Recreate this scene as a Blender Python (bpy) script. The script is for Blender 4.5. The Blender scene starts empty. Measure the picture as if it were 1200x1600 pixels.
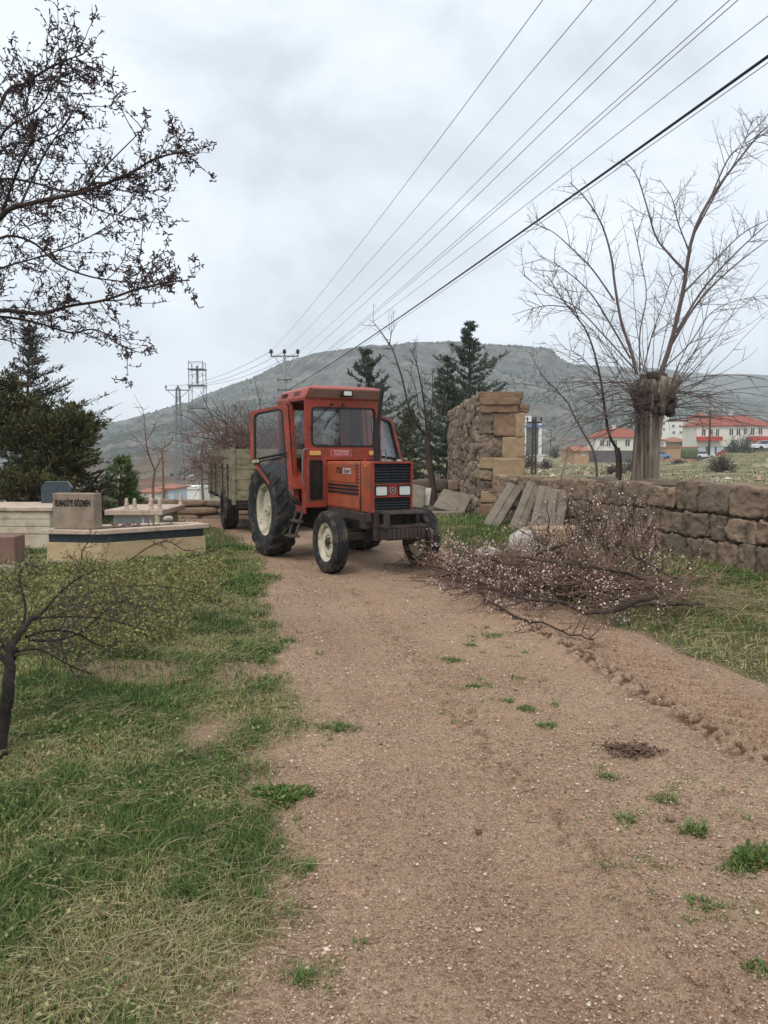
import bpy, bmesh, math, random
import numpy as np
from mathutils import Vector, Matrix
D = bpy.data
SC = bpy.context.scene
COL = SC.collection
R_ = math.radians
rad = math.radians

# ------------------------------------------------------------------ camera, sky, sun, exposure
EYE = 1.55
PITCH = math.atan(90 / 1200)
cam = D.objects.new('camera', D.cameras.new('camera')); COL.objects.link(cam)
cam.location = (0, 0, EYE); cam.rotation_euler = (math.pi / 2 - PITCH, 0, 0)
cam.data.sensor_width = 36; cam.data.lens = 27; cam.data.clip_start = .05; cam.data.clip_end = 9000
SC.camera = cam

SUN_EL, SUN_AZ = 55, 200          # azimuth clockwise from +Y
W = D.worlds.new('World'); SC.world = W; W.use_nodes = True
def world_sky():
    nt = W.node_tree; N = nt.nodes; L = nt.links
    N.clear()
    out = N.new('ShaderNodeOutputWorld'); bg = N.new('ShaderNodeBackground')
    bg.inputs[1].default_value = .14
    sky = N.new('ShaderNodeTexSky'); sky.sky_type = 'NISHITA'; sky.sun_disc = False
    sky.sun_elevation = rad(SUN_EL); sky.sun_rotation = rad(SUN_AZ); sky.dust_density = 3
    tc = N.new('ShaderNodeTexCoord'); mp = N.new('ShaderNodeMapping')
    mp.inputs['Scale'].default_value = (1, 1, 1.7); mp.inputs['Location'].default_value = (3.1, .6, .2)
    mp.inputs['Rotation'].default_value = (0, rad(14), 0)
    L.new(tc.outputs['Generated'], mp.inputs[0])
    n1 = N.new('ShaderNodeTexNoise'); n1.inputs['Scale'].default_value = 3.3; n1.inputs['Detail'].default_value = 7
    n1.inputs['Roughness'].default_value = .56; n1.inputs['Distortion'].default_value = .25
    L.new(mp.outputs[0], n1.inputs['Vector'])
    cr = N.new('ShaderNodeValToRGB')
    e = cr.color_ramp.elements
    e[0].position = .36; e[0].color = (5.2, 5.7, 6.3, 1)
    e[1].position = .68; e[1].color = (7.7, 8.25, 9.0, 1)
    k = e.new(.5); k.color = (6.4, 6.95, 7.65, 1)
    L.new(n1.outputs['Fac'], cr.inputs[0])
    mx = N.new('ShaderNodeMix'); mx.data_type = 'RGBA'; mx.inputs[0].default_value = .93
    L.new(sky.outputs[0], mx.inputs[6]); L.new(cr.outputs[0], mx.inputs[7])
    L.new(mx.outputs[2], bg.inputs[0]); L.new(bg.outputs[0], out.inputs[0])
world_sky()
sd = D.lights.new('sun', 'SUN'); sd.energy = 1.5; sd.angle = rad(25); sd.color = (1, .93, .82)
sun = D.objects.new('sun', sd); COL.objects.link(sun)
_az = rad(SUN_AZ)
sun.rotation_euler = Vector((math.sin(_az) * math.cos(rad(SUN_EL)), math.cos(_az) * math.cos(rad(SUN_EL)), math.sin(rad(SUN_EL)))).to_track_quat('Z', 'Y').to_euler()
SC.view_settings.view_transform = 'Standard'; SC.view_settings.look = 'None'
SC.view_settings.exposure = .10; SC.view_settings.gamma = 1
SC.render.engine = 'CYCLES'
SC.cycles.use_denoising = True
SC.cycles.volume_bounces = 1
SC.cycles.max_bounces = 6; SC.cycles.transparent_max_bounces = 16

# ------------------------------------------------------------------ numbers
Fv = np.array([0, math.cos(PITCH), -math.sin(PITCH)]); Uv = np.array([0, math.sin(PITCH), math.cos(PITCH)])
CAM = np.array([0, 0, EYE])
def ray(px, py): return Fv + np.array([(px - 600) / 1200, 0, 0]) + (800 - py) / 1200 * Uv
def at(px, py, Y):
    d = ray(px, py); return CAM + d * (Y / d[1])
def gr(px, py, z=0):
    d = ray(px, py); return CAM + d * ((z - EYE) / d[2])
def ss(a, b, x):
    t = np.clip((np.asarray(x, float) - a) / (b - a), 0, 1); return t * t * (3 - 2 * t)
def _h(ix, iy, iz, s):
    n = (ix.astype(np.int64) * 374761393 + iy.astype(np.int64) * 668265263 + iz.astype(np.int64) * 2147483647 + s * 974711) & 0xffffffff
    n = ((n ^ (n >> 13)) * 1274126177) & 0xffffffff
    n = ((n ^ (n >> 15)) * 2246822519) & 0xffffffff
    return ((n ^ (n >> 16)) & 0xffff) / 65535.
def vn(x, y, z=None, s=0):
    """value noise in 0..1"""
    x = np.asarray(x, float); y = np.asarray(y, float); z = np.zeros_like(x) if z is None else np.asarray(z, float)
    x0, y0, z0 = np.floor(x), np.floor(y), np.floor(z)
    fx, fy, fz = x - x0, y - y0, z - z0
    fx, fy, fz = fx * fx * (3 - 2 * fx), fy * fy * (3 - 2 * fy), fz * fz * (3 - 2 * fz)
    r = 0
    for i in (0, 1):
        for j in (0, 1):
            for k in (0, 1):
                r = r + _h(x0 + i, y0 + j, z0 + k, s) * (fx if i else 1 - fx) * (fy if j else 1 - fy) * (fz if k else 1 - fz)
    return r
def fbm(x, y, z=None, s=0, o=4, g=.5):
    a, t, r = 1., 0., 0.
    f = 1.
    for i in range(o):
        r = r + a * vn(np.asarray(x) * f, np.asarray(y) * f, None if z is None else np.asarray(z) * f, s + i * 7); t += a; a *= g; f *= 2.03
    return r / t

# ------------------------------------------------------------------ materials
def S(r, g, b):
    f = lambda c: (c / 12.92 if c <= .04045 else ((c + .055) / 1.055) ** 2.4)
    return (f(r / 255), f(g / 255), f(b / 255), 1)
MATS = {}
def pm(name, cols, scale=3, rough=.85, bump=.2, bscale=None, metal=0, stretch=(1, 1, 1), detail=6, tint=None, dist=.01, spec=.3, dirt=None, lo=.3, hi=.7, wear=None):
    """noise-coloured rough material; tint = list of colours picked by the face attribute 'tint'"""
    m = D.materials.new(name); m.use_nodes = True
    nt = m.node_tree; N = nt.nodes; L = nt.links
    b = N['Principled BSDF']; b.inputs['Roughness'].default_value = rough; b.inputs['Metallic'].default_value = metal
    b.inputs['Specular IOR Level'].default_value = spec
    tc = N.new('ShaderNodeTexCoord'); mp = N.new('ShaderNodeMapping'); mp.inputs['Scale'].default_value = stretch
    L.new(tc.outputs['Object'], mp.inputs[0])
    def noise(sc, d=detail, r=.6):
        n = N.new('ShaderNodeTexNoise'); n.inputs['Scale'].default_value = sc; n.inputs['Detail'].default_value = d
        n.inputs['Roughness'].default_value = r
        L.new(mp.outputs[0], n.inputs['Vector']); return n
    def ramp(sock, cs, a=lo, z=hi):
        c = N.new('ShaderNodeValToRGB'); e = c.color_ramp.elements
        e[0].position = a; e[0].color = cs[0]; e[1].position = z; e[1].color = cs[-1]
        for i, q in enumerate(cs[1:-1]):
            k = e.new(a + (z - a) * (i + 1) / (len(cs) - 1)); k.color = q
        L.new(sock, c.inputs[0]); return c.outputs[0]
    n = noise(scale)
    col = ramp(n.outputs['Fac'], cols)
    if tint:
        at_ = N.new('ShaderNodeAttribute'); at_.attribute_name = 'tint'
        tcol = ramp(at_.outputs['Fac'], tint, 0, 1)
        mx = N.new('ShaderNodeMix'); mx.data_type = 'RGBA'; mx.inputs[0].default_value = .75
        L.new(col, mx.inputs[6]); L.new(tcol, mx.inputs[7]); col = mx.outputs[2]
    if dirt:
        dc, dsc, dth = dirt
        dn = noise(dsc, 8, .65)
        f = ramp(dn.outputs['Fac'], [(0, 0, 0, 1), (1, 1, 1, 1)], dth, dth + .18)
        mx = N.new('ShaderNodeMix'); mx.data_type = 'RGBA'
        L.new(f, mx.inputs[0]); L.new(col, mx.inputs[6]); mx.inputs[7].default_value = dc; col = mx.outputs[2]
    if wear:
        wn = noise(22, 8, .72); f = ramp(wn.outputs['Fac'], [(0, 0, 0, 1), (1, 1, 1, 1)], .55, .70)
        mx = N.new('ShaderNodeMix'); mx.data_type = 'RGBA'; L.new(f, mx.inputs[0]); L.new(col, mx.inputs[6]); mx.inputs[7].default_value = wear; col = mx.outputs[2]
    L.new(col, b.inputs['Base Color'])
    if bump:
        nb = noise(bscale or scale * 4, 8, .65)
        bp = N.new('ShaderNodeBump'); bp.inputs['Strength'].default_value = bump; bp.inputs['Distance'].default_value = dist
        L.new(nb.outputs['Fac'], bp.inputs['Height']); L.new(bp.outputs[0], b.inputs['Normal'])
    MATS[name] = m
    return m
M = MATS
pm('red_paint', [S(132, 47, 32), S(158, 62, 42)], 5, .5, .10, 40, spec=.35, dirt=(S(104, 62, 48), 4.5, .48), wear=S(148, 104, 84))
pm('hood_paint', [S(156, 68, 38), S(178, 84, 48)], 4, .52, .10, 40, spec=.35, dirt=(S(122, 76, 54), 4.5, .47), wear=S(164, 122, 96))
pm('fascia_paint', [S(150, 124, 112), S(134, 110, 98)], 6, .55, .08, 50)
pm('roof_paint', [S(158, 74, 64), S(172, 92, 80)], 5, .5, .05, 40)
pm('cream_paint', [S(206, 200, 178), S(190, 182, 158)], 9, .5, .1, 50, dirt=(S(132, 114, 90), 9, .50))
pm('black_metal', [S(30, 30, 32), S(44, 42, 42)], 8, .6, .2, 60)
pm('engine_metal', [S(44, 38, 34), S(66, 56, 48)], 7, .65, .3, 40, dirt=(S(88, 72, 58), 9, .55))
pm('dark_rust', [S(52, 46, 44), S(74, 62, 56)], 7, .75, .3, 40)
pm('step_metal', [S(96, 88, 82), S(70, 62, 58)], 9, .7, .3, 40)
pm('rubber', [S(30, 31, 34), S(44, 44, 45)], 8, .8, .25, 50, dirt=(S(98, 86, 72), 6, .49))
pm('grille_black', [S(20, 22, 28), S(30, 32, 38)], 10, .5, .1, 50)
pm('headlight_lens', [S(190, 196, 190), S(214, 218, 210)], 30, .15, .15, 90, spec=.7)
pm('chrome', [S(180, 180, 178), S(150, 150, 150)], 8, .25, 0, metal=.8)
pm('amber_lens', [S(200, 140, 60), S(214, 170, 110)], 30, .3, .1, 80)
pm('seat_vinyl', [S(40, 40, 44), S(56, 54, 56)], 6, .6, .2, 30)
pm('decal_white', [S(196, 180, 176), S(176, 150, 146)], 40, .6, 0)
pm('decal_red', [S(168, 60, 60), S(150, 52, 50)], 40, .6, 0)
pm('lettering', [S(26, 26, 28), S(34, 34, 36)], 30, .6, 0)
pm('trailer_paint', [S(112, 107, 84), S(150, 143, 117)], 4, .8, .5, 26, dirt=(S(92, 80, 62), 5, .50), wear=S(166, 158, 134), stretch=(1, 1, 2))
pm('limestone', [S(186, 170, 148), S(208, 194, 172)], 5, .7, .2, 40, dirt=(S(148, 132, 108), 3, .50))
pm('coping_stone', [S(180, 158, 140), S(204, 184, 166)], 7, .7, .2, 40, dirt=(S(140, 122, 104), 5, .54))
pm('travertine', [S(178, 154, 116), S(210, 188, 152)], 3, .75, .3, 40, stretch=(1, 1, 2.5), dirt=(S(156, 122, 84), 2.4, .52))
pm('dark_granite', [S(44, 56, 62), S(66, 78, 82)], 16, .25, .03, 60, spec=.5)
pm('grey_granite', [S(104, 110, 114), S(128, 134, 136)], 12, .35, .03, 60, spec=.5)
pm('headstone_stone', [S(130, 114, 98), S(158, 142, 124)], 6, .85, .3, 50, dirt=(S(112, 98, 84), 4, .54))
pm('red_block', [S(118, 92, 80), S(136, 106, 92)], 6, .85, .2, 40)
pm('concrete', [S(136, 130, 118), S(158, 150, 136)], 5, .9, .2, 40)
pm('wall_stone', [S(112, 99, 87), S(158, 140, 121)], 3.5, .94, 1, 14, tint=[S(112, 100, 88), S(146, 124, 104), S(168, 142, 118)], dist=.05, dirt=(S(78, 72, 60), 4, .53))
pm('rubble_stone', [S(114, 101, 88), S(152, 136, 118)], 4, .94, .9, 20, tint=[S(98, 87, 78), S(134, 116, 99), S(166, 146, 124)], dist=.03, dirt=(S(172, 156, 138), 6, .62))
pm('ashlar_tan', [S(152, 129, 101), S(178, 153, 122)], 3, .92, .7, 22, dirt=(S(124, 102, 80), 3.2, .54), dist=.02)
pm('ashlar_red', [S(126, 100, 80), S(152, 124, 100)], 3, .92, .7, 22, dirt=(S(98, 82, 68), 4, .53), dist=.02)
pm('rubble_mortar', [S(104, 92, 80), S(142, 127, 110)], 7, .95, .9, 26, dist=.03)
pm('mortar', [S(74, 64, 54), S(98, 86, 72)], 8, .95, .6, 30)
pm('slab_stone', [S(118, 108, 96), S(142, 130, 116)], 4, .9, .35, 30, dirt=(S(96, 92, 78), 6, .55))
pm('white_stone', [S(160, 152, 144), S(206, 198, 188)], 9, .9, .8, 22, dirt=(S(120, 108, 94), 7, .54), dist=.03)
pm('bark_shrub', [S(30, 25, 24), S(66, 56, 50)], 12, .95, 1, 50, stretch=(1, 1, .4), dist=.03)
pm('bark_grey', [S(58, 51, 45), S(128, 115, 102), S(176, 163, 147)], 7, .95, 1, 16, stretch=(1, 1, .10), dist=.06)
pm('bark_dark', [S(52, 43, 39), S(88, 74, 66)], 9, .95, 1., 40, stretch=(1, 1, .3))
pm('twig_dark', [S(52, 42, 42), S(78, 64, 62)], 20, .9, 0)
pm('twig_brown', [S(100, 78, 66), S(138, 112, 96)], 12, .9, 0)
pm('twig_willow', [S(92, 80, 77), S(118, 104, 100)], 6, .9, 0)
pm('twig_red', [S(92, 70, 60), S(126, 98, 86)], 9, .9, 0)
pm('bud', [S(66, 56, 58), S(88, 74, 74)], 20, .9, 0, tint=[S(58, 50, 52), S(86, 72, 72), S(126, 108, 106)])
pm('blossom', [S(220, 200, 192), S(234, 218, 210)], 20, .8, 0, tint=[S(176, 138, 130), S(222, 200, 192), S(246, 236, 228)])
pm('needle_green', [S(44, 58, 40), S(66, 78, 52)], 2, .8, 0, tint=[S(38, 50, 38), S(56, 68, 46), S(86, 92, 62)])
pm('needle_blue', [S(48, 60, 52), S(70, 80, 66)], 2, .8, 0, tint=[S(44, 58, 50), S(70, 84, 70), S(112, 118, 94)])
pm('needle_juniper', [S(44, 54, 32), S(74, 78, 44)], 1.2, .85, 0, tint=[S(40, 50, 32), S(62, 70, 40), S(98, 92, 54), S(112, 92, 60)])
pm('needle_pine', [S(70, 92, 50), S(98, 118, 66)], 2, .8, 0, tint=[S(66, 92, 50), S(108, 130, 72), S(142, 156, 94)])
pm('leaf_shrub', [S(110, 114, 62), S(140, 140, 84)], 4, .8, 0, tint=[S(92, 100, 56), S(134, 136, 78), S(168, 164, 108)])
pm('grass_green', [S(72, 92, 50), S(106, 114, 68)], 1.2, .75, 0, tint=[S(54, 88, 40), S(104, 124, 64), S(186, 174, 126)], spec=.2)
pm('grass_straw', [S(140, 126, 96), S(166, 152, 118)], 3, .85, 0, tint=[S(104, 90, 66), S(146, 132, 98), S(196, 182, 146)])
pm('scrub_far', [S(94, 94, 66), S(122, 116, 88)], .5, .9, 0, tint=[S(78, 82, 56), S(110, 106, 78), S(160, 148, 118)])
pm('bush_hill', [S(50, 60, 50), S(70, 78, 64)], .1, .95, 0)
pm('bush_dark', [S(66, 58, 56), S(90, 78, 72)], 1, .95, 0)
pm('pebble', [S(160, 136, 114), S(190, 166, 142)], 30, .85, 0, tint=[S(104, 82, 66), S(150, 122, 100), S(184, 158, 134), S(226, 212, 194)])
pm('plaster_white', [S(216, 214, 206), S(230, 228, 222)], .5, .85, .1, 4)
pm('plaster_cream', [S(212, 207, 194), S(224, 220, 208)], .5, .85, .1, 4)
pm('plaster_blue', [S(186, 198, 208), S(204, 214, 222)], .5, .85, .1, 4)
pm('roof_tile', [S(134, 72, 60), S(160, 92, 76)], 1.5, .85, .5, 8, stretch=(1, 1, 3))
pm('roof_brown', [S(150, 100, 82), S(170, 118, 96)], 1.5, .85, .5, 8)
pm('window_dark', [S(50, 54, 60), S(76, 80, 86)], .6, .15, 0, spec=.6)
pm('wall_dark', [S(84, 82, 82), S(106, 102, 100)], .6, .85, .1, 4)
pm('brick_hut', [S(166, 132, 104), S(186, 152, 122)], 2, .9, .3, 12)
pm('balcony_red', [S(178, 64, 56), S(194, 78, 66)], 2, .7, .1, 10)
pm('car_white', [S(214, 216, 218), S(224, 226, 228)], 2, .35, 0, spec=.5)
pm('car_blue', [S(108, 134, 172), S(124, 148, 184)], 2, .35, 0, spec=.5)
pm('car_red', [S(186, 52, 48), S(200, 64, 58)], 2, .35, 0, spec=.5)
pm('tarp_blue', [S(78, 104, 146), S(98, 122, 160)], 3, .6, .2, 8)
pm('tarp_green', [S(70, 84, 58), S(88, 100, 70)], 2, .7, .2, 8)
pm('steel_pole', [S(112, 116, 120), S(138, 142, 144)], 3, .6, .15, 20, metal=.3)
pm('concrete_pole', [S(140, 142, 142), S(162, 162, 160)], 2, .9, .1, 20)
pm('insulator_brown', [S(56, 46, 44), S(70, 58, 54)], 10, .4, 0)
pm('cable_grey', [S(112, 114, 120), S(130, 132, 138)], 3, .6, 0)
pm('cable_black', [S(46, 46, 50), S(60, 60, 64)], 3, .7, 0)
pm('dung', [S(84, 67, 56), S(108, 87, 72)], 20, .95, .5, 40)

def glass(name, tintc, amt):
    m = D.materials.new(name); m.use_nodes = True; N = m.node_tree.nodes; L = m.node_tree.links
    N.clear(); o = N.new('ShaderNodeOutputMaterial'); t = N.new('ShaderNodeBsdfTransparent'); g = N.new('ShaderNodeBsdfGlossy')
    t.inputs[0].default_value = tintc; g.inputs['Roughness'].default_value = .06
    d = N.new('ShaderNodeBsdfDiffuse'); d.inputs[0].default_value = S(120, 118, 112)
    n = N.new('ShaderNodeTexNoise'); n.inputs['Scale'].default_value = 4; n.inputs['Detail'].default_value = 6
    tc = N.new('ShaderNodeTexCoord'); L.new(tc.outputs['Object'], n.inputs['Vector'])
    mr = N.new('ShaderNodeMapRange'); mr.inputs[1].default_value = .3; mr.inputs[2].default_value = .8
    mr.inputs[3].default_value = amt * .5; mr.inputs[4].default_value = amt * 1.6; L.new(n.outputs['Fac'], mr.inputs[0])
    m1 = N.new('ShaderNodeMixShader'); m2 = N.new('ShaderNodeMixShader')
    L.new(mr.outputs[0], m1.inputs[0]); L.new(t.outputs[0], m1.inputs[1]); L.new(d.outputs[0], m1.inputs[2])
    f = N.new('ShaderNodeFresnel'); f.inputs[0].default_value = 1.45
    L.new(f.outputs[0], m2.inputs[0]); L.new(m1.outputs[0], m2.inputs[1]); L.new(g.outputs[0], m2.inputs[2])
    L.new(m2.outputs[0], o.inputs[0]); MATS[name] = m
glass('cab_glass', (.88, .89, .90, 1), .07)
glass('smoked_glass', (.5, .5, .52, 1), .10)

def earth(name, ground):
    """bare gravelly earth; the ground sheet mixes it with turf by its 'turf' and 'straw' vertex masks"""
    m = D.materials.new(name); m.use_nodes = True; nt = m.node_tree; N = nt.nodes; L = nt.links
    b = N['Principled BSDF']; b.inputs['Roughness'].default_value = .95; b.inputs['Specular IOR Level'].default_value = .15
    tc = N.new('ShaderNodeTexCoord')
    def noise(sc, d=8, r=.62):
        n = N.new('ShaderNodeTexNoise'); n.inputs['Scale'].default_value = sc; n.inputs['Detail'].default_value = d; n.inputs['Roughness'].default_value = r
        L.new(tc.outputs['Object'], n.inputs['Vector']); return n.outputs['Fac']
    def ramp(sock, stops):
        c = N.new('ShaderNodeValToRGB'); e = c.color_ramp.elements
        e[0].position, e[0].color = stops[0]; e[1].position, e[1].color = stops[-1]
        for p, q in stops[1:-1]:
            k = e.new(p); k.color = q
        L.new(sock, c.inputs[0]); return c.outputs[0]
    def mix(f, a, c):
        x = N.new('ShaderNodeMix'); x.data_type = 'RGBA'
        for s, v in ((0, f), (6, a), (7, c)):
            if isinstance(v, (tuple, float)): x.inputs[s].default_value = v
            else: L.new(v, x.inputs[s])
        return x.outputs[2]
    base = ramp(noise(.9), [(.3, S(156, 125, 101)), (.5, S(174, 144, 119)), (.7, S(190, 163, 138))])
    fine = ramp(noise(90, 4, .75), [(.34, S(108, 83, 66)), (.5, S(174, 144, 118)), (.68, S(222, 199, 173))])
    col = mix(.55, base, fine)
    pack = ramp(noise(1.1, 5), [(.36, (.25, .25, .25, 1)), (.60, (1, 1, 1, 1))])
    hts = []
    for sc_, thr, frac in ((150, .40, .30), (72, .36, .50), (34, .26, .80)):
        vo = N.new('ShaderNodeTexVoronoi'); vo.inputs['Scale'].default_value = sc_; vo.inputs['Randomness'].default_value = 1
        L.new(tc.outputs['Object'], vo.inputs['Vector'])
        near = ramp(vo.outputs['Distance'], [(thr - .05, (1, 1, 1, 1)), (thr + .05, (0, 0, 0, 1))])
        rim = ramp(vo.outputs['Distance'], [(thr - .02, (0, 0, 0, 1)), (thr + .06, (1, 1, 1, 1)), (thr + .22, (0, 0, 0, 1))])
        sp = N.new('ShaderNodeSeparateColor'); L.new(vo.outputs['Color'], sp.inputs[0])
        pick = ramp(sp.outputs[0], [(frac, (0, 0, 0, 1)), (frac + .06, (1, 1, 1, 1))])
        mm = N.new('ShaderNodeMath'); mm.operation = 'MULTIPLY'; L.new(near, mm.inputs[0]); L.new(pick, mm.inputs[1])
        m2 = N.new('ShaderNodeMath'); m2.operation = 'MULTIPLY'; L.new(mm.outputs[0], m2.inputs[0]); L.new(pack, m2.inputs[1])
        r1 = N.new('ShaderNodeMath'); r1.operation = 'MULTIPLY'; L.new(rim, r1.inputs[0]); L.new(pick, r1.inputs[1])
        r2 = N.new('ShaderNodeMath'); r2.operation = 'MULTIPLY'; L.new(r1.outputs[0], r2.inputs[0]); r2.inputs[1].default_value = .55
        col = mix(r2.outputs[0], col, S(92, 68, 52))
        pebc = ramp(sp.outputs[1], [(0., S(120, 94, 74)), (.35, S(160, 130, 106)), (.7, S(196, 168, 142)), (.93, S(218, 198, 174)), (1., S(238, 228, 214))])
        col = mix(m2.outputs[0], col, pebc); hts.append(m2.outputs[0])
    mm = N.new('ShaderNodeMath'); mm.operation = 'ADD'; L.new(hts[1], mm.inputs[0]); L.new(hts[2], mm.inputs[1])
    damp = ramp(noise(.55, 6), [(.46, (0, 0, 0, 1)), (.62, (1, 1, 1, 1))])
    dm = N.new('ShaderNodeMath'); dm.operation = 'MULTIPLY'; L.new(damp, dm.inputs[0]); dm.inputs[1].default_value = .22
    col = mix(dm.outputs[0], col, S(126, 94, 74))
    wa = N.new('ShaderNodeAttribute'); wa.attribute_name = 'low_dark'
    col = mix(wa.outputs['Fac'], col, S(98, 71, 56))
    if ground:
        a1 = N.new('ShaderNodeAttribute'); a1.attribute_name = 'turf'
        gcol = ramp(noise(2.2), [(.3, S(58, 62, 34)), (.5, S(84, 82, 50)), (.7, S(128, 112, 80))])
        gcol2 = ramp(noise(24), [(.3, S(44, 46, 28)), (.5, S(82, 80, 50)), (.7, S(142, 126, 92))])
        col = mix(a1.outputs['Fac'], col, mix(.5, gcol, gcol2))
        a2 = N.new('ShaderNodeAttribute'); a2.attribute_name = 'straw'
        scol = ramp(noise(.35), [(.3, S(100, 100, 68)), (.44, S(140, 130, 100)), (.52, S(108, 110, 76)), (.60, S(176, 164, 142)), (.66, S(118, 112, 82)), (.75, S(122, 96, 74))])
        col = mix(a2.outputs['Fac'], col, scol)
    L.new(col, b.inputs['Base Color'])
    ad = N.new('ShaderNodeMath'); ad.operation = 'ADD'
    s1 = N.new('ShaderNodeMath'); s1.operation = 'MULTIPLY'; L.new(mm.outputs[0], s1.inputs[0]); s1.inputs[1].default_value = .5
    L.new(s1.outputs[0], ad.inputs[0]); L.new(noise(38, 8, .7), ad.inputs[1])
    bp = N.new('ShaderNodeBump'); bp.inputs['Strength'].default_value = 1; bp.inputs['Distance'].default_value = .02
    L.new(ad.outputs[0], bp.inputs['Height']); L.new(bp.outputs[0], b.inputs['Normal'])
    MATS[name] = m
earth('road_earth', False); earth('ground_earth', True)

def hill_mat(name, cs):
    m = D.materials.new(name); m.use_nodes = True; nt = m.node_tree; N = nt.nodes; L = nt.links
    b = N['Principled BSDF']; b.inputs['Roughness'].default_value = .95; b.inputs['Specular IOR Level'].default_value = .05
    tc = N.new('ShaderNodeTexCoord'); mp = N.new('ShaderNodeMapping'); mp.inputs['Scale'].default_value = (1, 1, 4.5)
    L.new(tc.outputs['Object'], mp.inputs[0])
    def noise(sc, d=9, r=.65, v=mp):
        n = N.new('ShaderNodeTexNoise'); n.inputs['Scale'].default_value = sc; n.inputs['Detail'].default_value = d; n.inputs['Roughness'].default_value = r
        L.new(v.outputs[0] if v is mp else tc.outputs['Object'], n.inputs['Vector']); return n.outputs['Fac']
    def ramp(sock, stops):
        c = N.new('ShaderNodeValToRGB'); e = c.color_ramp.elements
        e[0].position, e[0].color = stops[0]; e[1].position, e[1].color = stops[-1]
        for p, q in stops[1:-1]:
            k = e.new(p); k.color = q
        L.new(sock, c.inputs[0]); return c.outputs[0]
    c1 = ramp(noise(.02), [(.34, cs[0]), (.48, cs[1]), (.56, cs[2]), (.68, cs[3])])
    c2 = ramp(noise(.12, v=None), [(.36, cs[0]), (.5, cs[1]), (.64, cs[3])])
    x = N.new('ShaderNodeMix'); x.data_type = 'RGBA'; x.inputs[0].default_value = .45; L.new(c1, x.inputs[6]); L.new(c2, x.inputs[7])
    a = N.new('ShaderNodeAttribute'); a.attribute_name = 'rock'
    rc = ramp(noise(.06, v=None), [(.35, S(52, 52, 52)), (.5, S(92, 90, 86)), (.65, S(126, 122, 116))])
    y = N.new('ShaderNodeMix'); y.data_type = 'RGBA'; L.new(a.outputs['Fac'], y.inputs[0]); L.new(x.outputs[2], y.inputs[6]); L.new(rc, y.inputs[7])
    a2 = N.new('ShaderNodeAttribute'); a2.attribute_name = 'soil'
    z = N.new('ShaderNodeMix'); z.data_type = 'RGBA'; L.new(a2.outputs['Fac'], z.inputs[0]); L.new(y.outputs[2], z.inputs[6])
    sc_ = ramp(noise(.05), [(.35, S(122, 92, 80)), (.5, S(140, 116, 98)), (.65, S(134, 124, 98))]); L.new(sc_, z.inputs[7])
    L.new(z.outputs[2], b.inputs['Base Color'])
    bp = N.new('ShaderNodeBump'); bp.inputs['Strength'].default_value = 1; bp.inputs['Distance'].default_value = 7
    L.new(noise(.09, v=None), bp.inputs['Height']); L.new(bp.outputs[0], b.inputs['Normal'])
    MATS[name] = m
hill_mat('hill_scrub', [S(48, 56, 52), S(88, 95, 88), S(116, 118, 110), S(160, 154, 144)])

# ------------------------------------------------------------------ mesh helpers
def tag(o, label=None, cat=None, group=None, kind=None):
    if label: o['label'] = label
    if cat: o['category'] = cat
    if group: o['group'] = group
    if kind or cat: o['kind'] = kind or 'thing'
    return o
def empty(name, loc, rz=0, **k):
    o = D.objects.new(name, None); COL.objects.link(o); o.location = loc; o.rotation_euler = (0, 0, rz); o.empty_display_size = .2
    return tag(o, **k)
def np_obj(name, V, F, mat, parent=None, smooth=False, tint=None, attrs=None):
    """V (n,3), F (m,k) one face size"""
    V = np.asarray(V, np.float32).reshape(-1, 3); F = np.asarray(F, np.int32); k = F.shape[1]
    me = D.meshes.new(name)
    me.vertices.add(len(V)); me.vertices.foreach_set('co', V.ravel())
    me.loops.add(F.size); me.loops.foreach_set('vertex_index', F.ravel())
    me.polygons.add(len(F)); me.polygons.foreach_set('loop_start', np.arange(0, F.size, k, dtype=np.int32))
    me.polygons.foreach_set('use_smooth', np.full(len(F), smooth))
    me.update(calc_edges=True); me.validate()
    if tint is not None:
        a = me.attributes.new('tint', 'FLOAT', 'FACE'); a.data.foreach_set('value', np.asarray(tint, np.float32))
    for n_, v in (attrs or {}).items():
        a = me.attributes.new(n_, 'FLOAT', 'POINT'); a.data.foreach_set('value', np.asarray(v, np.float32).ravel())
    me.materials.append(M[mat])
    o = D.objects.new(name, me); COL.objects.link(o); o.parent = parent
    return o
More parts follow.
